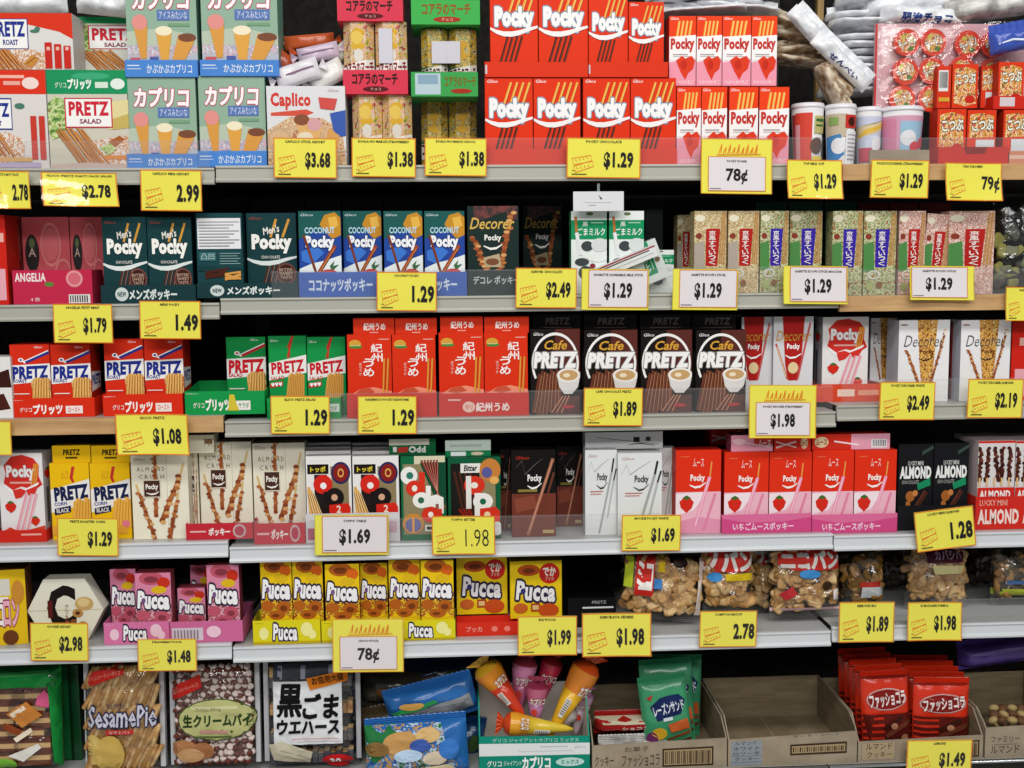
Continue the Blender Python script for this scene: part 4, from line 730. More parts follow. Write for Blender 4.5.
for i, (px, py, w, ry) in enumerate([(798, 62, .11, 8), (796, 50, .09, -6), (792, 38, .10, 12), (789, 26, .08, 25), (826, 86, .09, 62), (832, 84, .06, 40)]):
    softpack(px, py, w, .014 if i < 4 else .02, .06, .13 + .01 * i if i < 4 else .06 + .02 * (i - 4), ry, ('brown wrapped pack at the bottom of the brown pile', 'brown wrapped pack second in the brown pile', 'brown wrapped pack third in the brown pile', 'brown wrapped pack topmost in the brown pile', 'brown packet hanging down toward the cups', 'tan packet tucked under the white tubes')[i], mk='brown_pack', seed=60 + i, group='brown wrapped packs')
softpack(920, 17, .14, .03, .06, .10, 3, 'white bag with blue lettering atop the round-lidded pack', art=T('#23408c', '明治チョコ', .2, .5, .8, .95, .06), seed=70, group=None)
softpack(905, 5, .15, .035, .08, .13, -5, 'plain white bag above the blue-lettered bag', seed=71, group=None)
softpack(990, 8, .16, .04, .08, .10, -8, 'grey clear-wrapped bag at the top corner of shelf', mk='silver_foil', seed=72, group=None)
softpack(1015, 40, .08, .036, .03, .032, -10, 'blue packet leaning over the round-lidded pack', mk='~#3c56b4', seed=73, art=BAND('#e0e4f0', [(.1, .6), (.4, .5), (.6, .6), (.9, .4)], .1), group=None)
for i, px in enumerate((760, 831)):
    X, z = pix(px, 30, .30); m = MB(); m.box(-.006, 0, 0, .006, .012, .62, 'wood_post'); m.box(-.008, -.002, .3, .008, .014, .306, 'wood_post'); o = m.build('wooden_post'); o.location = (X, .36, ztop(1, X))
    tag(o, 'upright wooden post %s' % ('behind the small strawberry boxes' if i == 0 else 'between diagonal tubes and tall white stack'), 'post')
# cups
def cup(x0, x1, top, y, label, bands, base=None):
    X, zb, w, h = span(x0, x1, top, 1, y, base); r = w / 2
    m = MB(); lathe(m, [(r * .78, 0), (r * .80, .002), (r * .97, h * .93)], '#e4e2e4')
    RR = lambda v: r * (.80 + .17 * (1 - v)) + .0004
    F = lambda u, v, k: ((RR(v) + k) * math.sin((u - .5) * 3.0), -(RR(v) + k) * math.cos((u - .5) * 3.0), h * .93 * (1 - v))
    m.cut = .005; m.art(bands, F, w, h, True, eps=.0002); root = m.build('snack_cup'); root.location = (X, y + r, zb)
    m = MB(); lathe(m, [(r * .97, h * .92), (r * 1.02, h * .93), (r * 1.03, h * .955), (r * 1.0, h * .97), (r * .96, h), (r * .9, h * .998)], '~#e6e4ea'); m.build('lid', root)
    return tag(root, label, 'snack cup')
cup(796, 829, 102, .03, 'snack cup with red panel and green corner label', R('#b8484c', .0, .12, .14, .95) + R('#d84a3c', .12, .1, .5, .95) + R('#e0a0a8', .12, .3, .24, .9) + R('#c0b878', .55, .15, .85, .45) + R('#3a6a3a', .58, .2, .82, .25) + R('#3a6a3a', .58, .3, .78, .33) + E('#5a3a2c', .62, .66, .16, .14) + R('#e6c84a', .52, .84, .82, .94))
cup(830, 861, 103, .018, 'snack cup with blue patch and white barcode label', R('#c8b8a0', 0, .1, .55, .5) + P('#4a86c0', (.0, .5), (.4, .45), (.5, .8), (.2, 1), (0, 1)) + E('#e6e6ea', .35, .66, .18, .14) + R('#c8342c', .5, .12, .85, .35) + E('#4a1c14', .66, .24, .1, .08) + R('#8aa860', .12, .16, .35, .3) + R('#e8e8ea', .52, .4, .88, 1) + sum([R('#9a9aa2', .56, .46 + .07 * i, .84, .48 + .07 * i) for i in range(7)], []))
cup(860, 886, 106, .045, 'snack cup with yellow swoosh, narrowest of the cups', R('#c8cde0', 0, .1, 1, .9) + P('#dcc8a0', (0, .3), (.5, .25), (1, .15), (1, .3), (.5, .42), (0, .5)) + BAND('#e2b84a', [(.05, .5), (.3, .38), (.6, .32), (.95, .22)], .09) + E('#cfd8ea', .6, .62, .3, .18) + R('#c04a5c', .1, .66, .9, .92) + E('#e8e8ec', .62, .60, .16, .14))
cup(888, 931, 105, .03, 'pink and white snack cup, widest of the cups', R('#d8a0b8', 0, .1, 1, .95) + R('#d88aa8', .02, .15, .3, .95) + R('#9cc0d8', .36, .2, .8, .9) + E('#e4e4e8', .5, .5, .14, .14) + E('#d0384c', .62, .66, .1, .1) + E('#d0384c', .78, .58, .1, .1) + E('#5a8a3c', .5, .82, .12, .08) + R('#e0607c', .55, .78, .85, .92))
X, zb, w, h = span(869, 929, 150, 1, .016); m = MB(); m.box(-w / 2, 0, 0, w / 2, .004, h, 'kraft'); o = m.build('cardboard_divider'); o.location = (X, .014, zb); tag(o, 'strip of brown cardboard standing below the pink cup', 'cardboard')
# pack of round-lidded tubs and the red crunchy packs
X, zb, w, h = span(876, 1030, 23, 1, .075, 108); root = empty('tub_multipack'); root.location = (X, .075, zb)
m = MB(); m.box(-w / 2, .006, 0, w / 2, .012, h, '#d6a8b0'); m.art(P('#e8c8cc', (.03, .03), (.5, .05), (.4, .3), (.05, .5)) + R('#c83a34', 0, 0, .012, 1), lambda u, v, k: (-w / 2 + u * w, .006 - k, h * (1 - v)), w, h); m.build('backing_card', root)
for i, (px, py) in enumerate([(906, 43), (932.5, 43), (967, 44.5), (993, 44.5), (904.5, 72), (931, 71), (961, 70), (991, 72), (901.5, 99), (930, 99)]):
    cx, cz = pix(px, py, .07); r = .0222; cx -= X; cz -= zb
    m = MB(); n = 28
    m.hull([[(cx + q * r * math.cos(2 * math.pi * j / n), yy, cz + q * r * math.sin(2 * math.pi * j / n)) for j in range(n)] for q, yy in ((.86, .0058), (.9, -.004), (1, -.006), (1, -.009), (.93, -.010), (.9, -.009))], '~#dd3a20')
    aa = P('print_crunch', (.15, .4), (.4, .15), (.7, .2), (.88, .5), (.7, .82), (.3, .85)) + OT('#e6e0d4', '#7a3a20', 'ラーメン', .18, .34, .84, .66, .05, .12, 0, 30) + E('#c8b84a', .35, .3, .1, .08, 8) + E('#5a7a3a', .65, .72, .12, .08, 8)
    m.art(aa, lambda u, v, k: (cx + (u - .5) * 2 * r, -.0092 - k, cz + (.5 - v) * 2 * r), 2 * r, 2 * r); m.build('lid', root)
m = MB(); m.grid(lambda u, v: (-w / 2 + w * u, -.014 + .006 * (abs(2 * u - 1) ** 8) + .001 * math.sin(u * 30 + v * 9), h * (1 - v)), 30, 16, 'film'); m.build('film', root)
tag(root, 'clear multipack of red round-lidded tubs standing at the back', 'multipack')
put('barcode_pack', 937, 951, 66, 1, .05, 'red crunchy snack pack showing its barcode side', base=108, name='crunchy_snack_pack', d=.04)
put('crunch', 952, 978, 64, 1, .05, 'red crunchy snack pack beside the barcode side, upper tier', base=108, name='crunchy_snack_pack', d=.04)
put('crunch_white', 981, 996, 66, 1, .055, 'red crunchy snack pack half hidden by the upper red tray', base=108, name='crunchy_snack_pack', d=.04)
put('crunch', 998, 1024, 62, 1, .034, 'red crunchy snack pack in the upper red tray', base=106, name='crunchy_snack_pack', d=.03)
tray(993, 1036, 96, 1, .028, '#cc2a1c', R('#d6c8cc', .15, .1, .5, .8), 'red display tray with pale label, upper of the crunchy trays', base=109, d=.04, back=.012)
put('crunch', 937, 966, 109, 1, .024, 'red crunchy snack pack in the lower tray, beside the pink cup', base=158, name='crunchy_snack_pack', d=.03)
put('crunch_white', 967, 996, 110, 1, .024, 'red crunchy snack pack with white patch in the lower tray', base=158, name='crunchy_snack_pack', d=.03)
put('crunch_white', 1003, 1030, 110, 1, .024, 'red crunchy snack pack with white patch at shelf end', base=157, name='crunchy_snack_pack', d=.03)
tray(938, 1008, 147, 1, .018, '#cf2a1c', P('#8a1c14', (.35, .0), (.7, 0), (.66, .4), (.4, .4)), 'red display tray with cut-out lip, lower of the crunchy trays', d=.045, back=.014)
tray(1009, 1040, 151, 1, .018, '#d88a6c', R('#e8c0a8', 0, .3, 1, .6), 'orange display tray at the end of the top shelf', d=.045, back=.014)
# ================================================================ second shelf
put('red_plain', -14, 7, 215, 2, .012, 'red and pink box at the start of second shelf', d=.05)
put('dark_red', 8, 22, 216, 2, .07, 'dark red box standing behind the pink lying box')
run('angelia_up', [(23, 70.5, 217), (71, 104, 217)], 2, .075, 'rose biscuit box', 'behind the pink lying box', d=.04, name='biscuit_box')
put('angelia', 12, 93, 270, 2, .014, 'crimson biscuit box with white lettering lying on its long side', d=.05, name='biscuit_box', rz=-2)
mens = lambda new: E('#cfd8d6', .22, .5, .07, .38) + T('#1b474b', 'NEW', .175, .36, .265, .64, .04) + T('#dfe6e4', 'メンズポッキー', .30, .24, .80, .80, .06)
run('mens', [(103, 147.6, 217), (148, 192.5, 217)], 2, .016, 'dark teal chocolate stick box', 'above the 1.49 tag', name='biscuit_stick_box', group='dark teal stick boxes')
tray(101, 196, 285, 2, .012, '#17393d', mens(1), 'dark teal display tray above the 1.49 tag', d=.05, back=.03)
put('mens_back', 196.5, 243, 213, 2, .016, 'dark teal stick box turned to show its white ingredients label', name='biscuit_stick_box')
put('mens', 247, 297, 213, 2, .036, 'dark teal stick box set back beside the blue coconut boxes', name='biscuit_stick_box')
tray(197, 298, 283, 2, .012, '#17393d', E('#cfd8d6', .20, .5, .07, .38) + T('#17393d', 'NEW', .155, .36, .245, .64, .04) + T('#dfe6e4', 'メンズポッキー', .30, .24, .82, .78, .06), 'dark teal display tray below the ingredients label', d=.075, back=.03)
run('coconut', [(299, 341.5, 211), (343.5, 382, 211, .034), (384, 423, 211), (424.5, 465, 211)], 2, .018, 'blue coconut stick box', 'on the second shelf', name='biscuit_stick_box', group='blue coconut stick boxes')
co = lambda: T('#cfdcf0', 'ココナッツポッキー', .12, .26, .88, .78, .05)
tray(299, 382.5, 272, 2, .012, '#3c62b4', co(), 'blue display tray under the first pair of coconut stick boxes', d=.056, back=.03)
tray(383.3, 467, 272, 2, .012, '#3c62b4', co(), 'blue display tray under the second pair of coconut stick boxes', d=.056, back=.03)
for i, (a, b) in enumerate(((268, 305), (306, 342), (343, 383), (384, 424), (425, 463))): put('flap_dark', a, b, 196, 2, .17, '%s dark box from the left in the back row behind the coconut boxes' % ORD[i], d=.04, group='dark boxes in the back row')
put('decorer_dark', 467.5, 519, 206, 2, .016, 'dark green stick box with gold script, front of the pair', name='biscuit_stick_box')
tray(468, 522, 270, 2, .012, '#1c302e', T('#c8d0cc', 'デコレ ポッキー', .1, .24, .95, .56, .03), 'dark green display tray under the gold script box', d=.05, back=.03)
put('decorer_dark', 523, 562, 206, 2, .20, 'dark green stick box with gold script, deep in shade', name='biscuit_stick_box')
X, zb, w, h = span(573, 624, 194, 2, .005, 211)
root = empty('hanging_card'); root.location = (X, .005, zb)
m = MB(); m.box(-w / 2, 0, 0, w / 2, .0006, h + .004, '#dcdde0'); m.art(R('#8a8c90', .2, .5, .75, .52) + R('#8a8c90', .3, .65, .45, .68) + P('#3a3a3e', (.5, .05), (.58, .3), (.54, .32)), lambda u, v, k: (-w / 2 + u * w, -k, h * (1 - v)), w, h); m.build('card', root)
m = MB(); m.box(-.002, .0007, h - .004, .002, .0020, 1.4835 - zb, 'steel'); m.build('hook', root); tag(root, 'blank white card hanging under the top shelf', 'card')
run('sesame_milk', [(571, 607, 211), (609, 644, 211)], 2, .03, 'green and white black-sesame stick box', 'standing upright', name='biscuit_stick_box')
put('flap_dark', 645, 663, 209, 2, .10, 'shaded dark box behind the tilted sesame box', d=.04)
D['sesame_tilt'] = ('#d8dedb', '#c4cac8', R('#16915d', 0, .0, .66, .82) + VT('#eef5ef', 'ごまミルク', .16, .08, .46, .76, .02) + R('#bfe0cc', .52, .1, .56, .7) + E('#7a6a4a', .8, .5, .1, .06), [], [])
D['sesame_side'] = ('#e2e4e4', '#c8cccb', R('#9a3a3c', 0, .06, 1, .2) + R('#4a3430', .1, .26, .9, .36) + R('#b8bcbc', .05, .6, .95, .68), [], [])
o = put('sesame_tilt', 644, 671, 240, 2, .034, 'green and white sesame box tilted sideways beside the fallen one', base=281, name='biscuit_stick_box'); o.rotation_euler = (0, math.radians(-22), 0)
o = put('sesame_side', 594, 661, 254, 2, .012, 'sesame box fallen slantwise across the upright pair, its long edge showing', base=266, d=.016, name='biscuit_stick_box'); o.rotation_euler = (0, math.radians(-22), 0); o.location.z = pix(627, 262, .012)[1] - .01
put('sesame_milk', 646, 674, 250, 2, .06, 'shaded green sesame box supporting the tilted one', name='biscuit_stick_box')
put('kyofu_red', 677, 693, 215, 2, .12, 'shaded beige stick box at the dark end of its row', name='biscuit_stick_box')
run('kyofu_red', [(694, 726.5, 211), (728, 759, 211)], 2, .018, 'beige stick box with red vertical label', 'on the second shelf', name='biscuit_stick_box')
run('kyofu_purple', [(760, 788.5, 211), (789.5, 822, 211, .03), (832, 862.5, 211), (863.5, 896, 211)], 2, .018, 'green stick box with purple vertical label', 'on the second shelf', name='biscuit_stick_box', group='purple-label stick boxes')
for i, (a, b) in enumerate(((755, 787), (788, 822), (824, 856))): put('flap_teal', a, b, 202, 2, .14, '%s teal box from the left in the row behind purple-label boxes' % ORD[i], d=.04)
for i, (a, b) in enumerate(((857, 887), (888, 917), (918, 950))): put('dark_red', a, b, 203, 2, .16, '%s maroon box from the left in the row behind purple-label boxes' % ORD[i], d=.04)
run('kyofu_pink', [(898.5, 925, 211), (948, 994, 211)], 2, .02, 'pink stick box with red vertical label', 'standing upright', name='biscuit_stick_box')
o = put('kyofu_pink', 921, 946, 214, 2, .024, 'pink stick box with red label leaning against its neighbour', name='biscuit_stick_box'); o.rotation_euler = (0, math.radians(4), 0)
X, zb, w, h = span(999, 1052, 196, 2, .03); root = empty('snack_bag'); root.location = (X, .055, zb + .012)
crumbs(w, h - .03, .04, 26, ['#54564a', '#777a5c', '#8e8a4a', '#3e3c36'], .022, 5, root=root, name='snacks'); bag(w, h - .02, .05, 'film', (), 6, root=root, partname='film'); tag(root, 'clear bag of dark snacks at the end of second shelf', 'snack bag')
# ================================================================ third shelf
put('choc_white', -30, 12, 357, 3, .012, 'white box with chocolate pieces pictured, cut by frame edge', d=.05)
rlip = lambda c='#dc2f16', w='ロースト': glico(.02, .08, '#ffffff', .14) + T('#f6ece8', 'グリコ', .12, .48, .26, .72, .02) + T('#fbf4f0', 'プリッツ', .28, .34, .62, .84, .07) + R('#f3e9e4', .66, .42, .86, .82) + T(c, w, .69, .5, .83, .74, .02)
run('pretz_red', [(11, 51, 344.5), (51.5, 91.5, 344.5)], 3, .02, 'red pretzel stick box', 'in the tray at the shelf start', d=.05, name='pretzel_box', group='red pretzel stick boxes')
tray(9.5, 95, 398, 3, .016, '#dc2f16', rlip(), 'red display tray with white lettering at the start of third shelf', d=.07, back=.03)
run('pretz_red', [(105, 144.5, 339), (145, 184, 339)], 3, .03, 'red pretzel stick box', 'in the tray above the $1.08 tag', d=.05, name='pretzel_box', group='red pretzel stick boxes')
tray(103, 183, 394, 3, .016, '#dc2f16', rlip(), 'red display tray with white lettering above the $1.08 tag', d=.085, back=.03)
glip = lambda: glico(.02, .08, '#ffffff', .14) + T('#f6ece8', 'グリコ', .1, .48, .24, .72, .02) + T('#fbf4f0', 'プリッツ', .26, .34, .56, .84, .07) + R('#f3e9e4', .64, .42, .82, .82) + T('#15974a', 'サラダ', .67, .5, .80, .74, .02) + P('#d8c23c', (.56, .15), (.62, .15), (.64, .5), (.68, .84), (.54, .84))
run('pretz_green', [(227, 266.5, 337)], 3, .07, 'green salad pretzel box', 'in the half-empty green tray', name='pretzel_box', d=.03)
tray(185, 265, 391, 3, .016, '#15974a', glip(), 'green display tray half empty, with white lettering', d=.10, back=.045, inner='#8a8f8c')
run('pretz_green_tilt', [(269, 307, 336), (307.5, 346, 337)], 3, .05, 'green salad pretzel box with slanted label', 'above the 1.29 tag', name='pretzel_box', d=.03)
tray(267, 341, 398, 3, .014, '#15974a', R('#d8e4da', .78, .3, .98, .7) + T('#15974a', 'サラダ', .81, .4, .95, .62, .02), 'green display tray behind the first 1.29 tag of third shelf', d=.08, back=.04)
run('ume', [(347.5, 392, 334.5), (392.4, 436, 334.5), (439, 484, 332.5), (484.4, 528, 332.5)], 3, .014, 'red plum stick box with white Japanese lettering', 'on the third shelf', name='biscuit_stick_box', group='red plum stick boxes')
for i, (a, b, t, bs) in enumerate(((353, 394.5, 318, 335), (395, 437, 318, 335), (440, 483, 316.5, 333), (484, 529, 316.5, 333))): put('flap_ume', a, b, t, 3, .018, '%s red plum box from the left lying across the upright ones' % ORD[i], base=bs, d=.026, name='biscuit_stick_box', group='red plum boxes lying on top')
ul = E('#f0c8be', .33, .6, .07, .24) + T('#d8281c', 'カリ', .29, .5, .37, .7, .02) + T('#f8e4de', '紀州うめ', .41, .42, .78, .80, .05) + R('#f0c0b4', .1, .25, .24, .32)
tray(347, 437, 393, 3, .0105, '#cf2a1c', [], 'red display tray under the first pair of plum boxes', d=.04, back=.03); tray(439, 529, 393, 3, .0105, '#cf2a1c', ul, 'red display tray with white lettering under second pair of plum boxes', d=.04, back=.03)
run('cafe', [(530.5, 580, 329), (584, 637.5, 330), (640.5, 692, 330), (695.5, 746, 330)], 3, .014, 'black coffee pretzel box with cup picture', 'on the third shelf', name='pretzel_box', group='black coffee pretzel boxes')
for i, (a, b) in enumerate(((533, 581), (584, 637), (640, 691), (692, 742))): put('flap_cafe', a, b, 314.5, 3, .06, '%s dark pretzel box from the left lying behind the coffee boxes' % ORD[i], base=330, d=.05, group='dark pretzel boxes lying behind', name='pretzel_box')
for i, (a, b) in enumerate(((533, 581), (584, 637), (640, 691), (692, 742))): put('cafe', a, b, 331, 3, .06, '%s coffee pretzel box from the left in the hidden back row' % ORD[i], d=.05, group='coffee pretzel boxes in the back row', name='pretzel_box')
put('decorer_red', 735, 772, 317, 3, .06, 'pale stick box with red centre, half hidden by coffee box', name='biscuit_stick_box')
put('decorer_red', 773, 813, 316.5, 3, .05, 'pale stick box with red centre above the $1.98 tag', name='biscuit_stick_box')
put('pocky_big_straw', 822, 868, 317, 3, .055, 'white strawberry stick box with strawberries, third shelf', name='biscuit_stick_box', d=.04)
tray(813, 882, 384, 3, .045, '#d8482e', R('#f0d0c0', .35, .3, .6, .7) + R('#e89a80', .65, .35, .95, .65), 'orange red display tray under the white strawberry box', d=.06, back=.02)
put('decorer_white', 870, 896, 318, 3, .10, 'white stick box with gold centre, rear of three', name='biscuit_stick_box')
put('decorer_white', 898, 949, 320, 3, .03, 'white stick box with gold centre above the $2.49 tag', name='biscuit_stick_box', d=.05)
put('dark_red', 950, 958, 322, 3, .06, 'narrow dark red box between the two gold-centre boxes')
put('decorer_white', 960, 1010, 320, 3, .03, 'last white gold-centre stick box, beside the bright red box', name='biscuit_stick_box', d=.05)
put('red_plain', 1011, 1050, 322, 3, .03, 'bright red box at the end of third shelf', d=.05)
# ================================================================ fourth shelf
o = put('pocky_big_straw', -1, 45, 453, 4, .03, 'white strawberry stick box at the start of fourth shelf', d=.045, name='biscuit_stick_box', rz=-4)
tray(-4, 47, 530, 4, .022, '#cf2a1e', R('#e8a89a', .5, .3, .9, .45), 'red display tray under the white strawberry box, fourth shelf', d=.06, back=.02)
run('pretz_yellow', [(51, 90.6, 463), (91, 131, 463)], 4, .03, 'yellow corn pretzel box', 'behind the $1.29 tag', name='pretzel_box', d=.03)
for i, (a, b) in enumerate(((52, 90.5), (91, 130))): put('flap_yellow', a, b, 445.5, 4, .034, '%s yellow pretzel box from the left lying on the upright ones' % ORD[i], base=463, d=.026, name='pretzel_box')
put('almond_crush', 132, 189, 455, 4, .022, 'cream almond stick box standing foremost of its kind', name='biscuit_stick_box', d=.035)
put('almond_crush', 191, 199, 450, 4, .05, 'cream almond stick box mostly hidden behind the foremost', name='biscuit_stick_box', d=.035)
put('almond_crush', 200, 252.5, 442, 4, .05, 'cream almond stick box in the first low red tray', name='biscuit_stick_box', d=.035)
put('almond_crush', 253.5, 306, 443, 4, .05, 'cream almond stick box in the second low red tray', name='biscuit_stick_box', d=.035)
put('box_cream', 189, 214, 435, 4, .03, 'small cream almond box lying high behind the $1.08 tag', base=453, d=.04, name='biscuit_stick_box')
al = E('#c8a8a8', .8, .5, .1, .42) + E('#b8304a', .8, .5, .07, .3) + T('#f4e6e2', 'ポッキー', .34, .3, .66, .76, .06) + R('#e8b0b0', .06, .45, .3, .55)
for i, (a, b) in enumerate(((186, 253), (254, 305.5))): tray(a, b, 523, 4, .012, '#c32a38', al, '%s low red display tray from the left under cream almond boxes' % ORD[i], d=.08, back=.03, inner='#b8b4b0')
run('toppo', [(306.5, 352, 456), (353, 399.5, 456)], 4, .02, 'white framed filled-stick box', 'above the $1.69 tag', name='biscuit_stick_box', d=.02)
for j in range(3):
    for i, (a, b) in enumerate(((306.5, 352), (353, 399.5))): put('toppo', a, b, 451 - 4.2 * j, 4, .046 + .022 * j, 'white framed filled-stick box, %s behind the %s one above the $1.69 tag' % (ORD[j], ORD[i]), name='biscuit_stick_box', d=.02)
tray(305.8, 400, 513, 4, .014, '#d4d2d6', R('#b8607a', .02, .5, .1, .9) + R('#c8a8b8', .78, .3, .97, .7) + T('#8a3a5a', 'トッポ', .1, .2, .3, .5, .02), 'white display tray behind the $1.69 tag', d=.10, back=.04)
put('odd', 401, 446.5, 456, 4, .016, 'green stick box with large mixed letters and red sticks', name='biscuit_stick_box')
put('box_green', 389, 436, 439, 4, .03, 'green box lying on the mixed-letter boxes', base=456, d=.03, name='biscuit_stick_box')
put('bitter', 448, 501, 457, 4, .016, 'dark green bitter stick box beside the mixed-letter box', name='biscuit_stick_box')
put('box_green_white', 445, 491, 440, 4, .026, 'green and white box lying on the bitter stick box', base=457, d=.04, name='biscuit_stick_box')
put('mousse_black', 500, 511, 449, 4, .07, 'black mousse stick box, only its edge showing', name='biscuit_stick_box')
put('mousse_black', 511.5, 556, 450, 4, .022, 'black mousse stick box standing in front of its shaded neighbours', name='biscuit_stick_box')
put('mousse_black', 556.5, 583, 446, 4, .09, 'black mousse stick box in shade beside the white mousse boxes', name='biscuit_stick_box')
put('mousse_white', 585, 617, 450, 4, .024, 'white mousse stick box partly covered by its neighbour', name='biscuit_stick_box')
put('mousse_white', 617.5, 662, 453, 4, .016, 'white mousse stick box foremost above the $1.69 tag', name='biscuit_stick_box')
put('mousse_white', 655, 675, 448, 4, .054, 'white mousse stick box behind, beside the red mousse boxes', name='biscuit_stick_box')
put('box_white', 585, 663, 432, 4, .05, 'white box lying across the white mousse stick boxes', base=449, d=.04, name='biscuit_stick_box')
put('mousse_straw', 675.5, 721, 450, 4, .02, 'red and pink strawberry mousse box standing outside the pink tray', name='biscuit_stick_box')
run('mousse_straw', [(724, 768.5, 452), (769, 811.5, 452), (812, 853.5, 450), (854, 896, 450)], 4, .02, 'red and pink strawberry mousse box', 'inside the pink trays', name='biscuit_stick_box', group='strawberry mousse boxes in the pink trays')
pk = T('#f2d0de', 'いちごムースポッキー', .12, .45, .8, .85, .04)
for i, (a, b) in enumerate(((722, 811), (811.8, 897))): tray(a, b, 514, 4, .014, '#dc6c9a', P('#d04a84', (0, .2), (.3, .45), (.7, .4), (1, .2), (1, 1), (0, 1)) + pk, '%s pink display tray from the left under the mousse boxes' % ORD[i], d=.05, back=.03)
put('box_pink', 731, 773, 435, 4, .026, 'pink and red mousse box lying on top, below the $1.98 tag', base=451.5, d=.035, name='biscuit_stick_box')
put('box_red', 774, 811, 435, 4, .026, 'red mousse box lying on top in the middle', base=451.5, d=.035, name='biscuit_stick_box')
put('box_red_code', 812, 890, 434, 4, .026, 'long red mousse box lying on top with barcode end', base=449.5, d=.035, name='biscuit_stick_box')
put('box_red', 710, 745, 428, 4, .11, 'dim red mousse box behind the lying ones', base=445, d=.04, name='biscuit_stick_box')
run('lucky_almond', [(897.5, 932.5, 444), (933, 968, 443)], 4, .03, 'black almond chocolate box', 'above the 1.28 tag', name='chocolate_box', d=.045)
tray(897, 976, 505, 4, .022, '#1a1a1e', [], 'black display tray behind the 1.28 tag', d=.06, back=.03)
run('almond_red', [(977, 1014, 441), (1014.5, 1052, 441)], 4, .022, 'white and red almond stick box', 'at the end of fourth shelf', name='chocolate_box', d=.09)
tray(975, 1054, 496, 4, .016, '#cf2c22', T('#e8a090', 'LUCKY MINI', .05, .1, .4, .28, .02) + T('#f0d8d0', 'ALMOND', .03, .38, .55, .84, .05) + T('#f0d8d0', 'ALMOND', .6, .38, 1.0, .84, .05), 'red display tray with white capital lettering, fourth shelf', d=.10, back=.03)
X, zb = pix(1015, 534, -.002)
# ================================================================ fifth shelf
put('corolle', -12, 26, 570, 5, .02, 'yellow cookie box at the start of fifth shelf', d=.045, name='cookie_box', rz=8)
# hexagonal cookie box
y = .03; X, zb, w, h = span(27, 104, 579, 5, y); root = None
m = MB(); hx = [(-.5, .5), (-.27, .0), (.27, 0), (.5, .5), (.27, 1), (-.27, 1)]
m.hull([[(a * w, yy, b * h) for a, b in hx] for yy in (0, .03)], '#e6e2d2', smooth=False)
m.art(FRAME('#e6e2d2', .3, .02, .4, .03, .01) + R('#cfc6a8', .02, .49, .98, .505) + T('#1c1414', 'C', .26, .10, .64, .80, .045) + R('#5a1c1c', .27, .34, .335, .62) + VT('#8a4a3a', 'クッキー', .49, .40, .54, .74, .0) + E('#c9a468', .75, .40, .12, .11) + E('#e0c48c', .74, .38, .08, .07) + E('#b8864a', .66, .55, .07, .07) + E('#5a2c1a', .66, .55, .03, .03) + E('#b8864a', .72, .74, .06, .06) + E('#7a4a28', .6, .68, .04, .04), lambda u, v, k: (-w / 2 + u * w, -k, h * (1 - v)), w, h)
o = m.build('hexagonal_cookie_box'); o.location = (X, y, zb); tag(o, 'white hexagonal cookie box with a black letter C', 'cookie box')
pl = lambda c, t='Pucca': glico(.03, .1, c, .12) + E('#f0c8d8' if c != '#6a5a10' else '#f2ec9a', .16, .55, .07, .26) + OT('#f4f2f4', '#2c2440', t, .30, .16, .66, .86, .05, .14, 0, -3) + E('#f0c8d8' if c != '#6a5a10' else '#f2ec9a', .8, .4, .09, .3) + E('#f0c8d8' if c != '#6a5a10' else '#f2ec9a', .88, .62, .06, .2)
put('pucca_pink', 111, 137, 569, 5, .04, 'pink chocolate snack box behind, in the first pink tray', d=.03, name='chocolate_snack_box')
put('pucca_pink', 136, 172, 573, 5, .012, 'pink chocolate snack box foremost in the first pink tray', d=.026, name='chocolate_snack_box')
tray(104, 169.5, 622, 5, .008, '#d874a4', pl('#f6dce6'), 'pink display tray with cartoonish lettering, fifth shelf', d=.066, back=.035)
put('pucca_pink', 178, 206, 588, 5, .034, 'low pink chocolate snack box in the second pink tray', d=.026, name='chocolate_snack_box')
put('pucca_pink', 191, 213, 565, 5, .075, 'pink chocolate snack box in the shaded rear of second pink tray', d=.026, name='chocolate_snack_box')
put('pucca_pink', 207.5, 240, 565, 5, .014, 'pink chocolate snack box foremost in the second pink tray', d=.026, name='chocolate_snack_box')
tray(170.5, 243, 621, 5, .008, '#cf6a9a', R('#d4c8d4', .02, .3, .45, .9) + sum([R('#8a7a8c', .05 + .045 * i, .4, .07 + .045 * i, .85) for i in range(8)], []) + E('#f0c8d8', .6, .5, .1, .28), 'pink display tray with a pale barcode patch', d=.10, back=.035)
run('pucca_yellow', [(261, 292.5, 560), (293, 323.5, 560), (325.5, 360, 564, .012), (360.5, 388, 563, .03), (389, 420.5, 560), (421, 454, 560, .012)], 5, .02, 'slim yellow chocolate snack box', 'in the yellow trays', d=.025, name='chocolate_snack_box', group='slim yellow chocolate snack boxes')
for i, (a, b) in enumerate(((253, 320.5), (321.5, 388), (389, 455.5))): tray(a, b, 620, 5, .008, '#dfd21e', pl('#6a5a10') + R('#c2a80e', 0, .9, 1, 1), '%s yellow display tray from the left with outlined lettering' % ORD[i], d=.06, back=.03)
put('pucca_big', 456.5, 507.5, 557, 5, .055, 'large yellow chocolate snack box set back', base=614, d=.04, name='chocolate_snack_box')
put('pucca_big', 510, 562, 561, 5, .04, 'large yellow chocolate snack box above the $1.99 tag', base=618, d=.04, name='chocolate_snack_box')
tray(456.5, 520, 622, 5, .02, '#d8321f', T('#f0a090', 'プッカ', .15, .3, .4, .7, .03) + E('#f08070', .6, .5, .05, .2) + E('#f08070', .8, .5, .05, .2), 'red low display tray under the large yellow boxes', d=.035, back=.022)
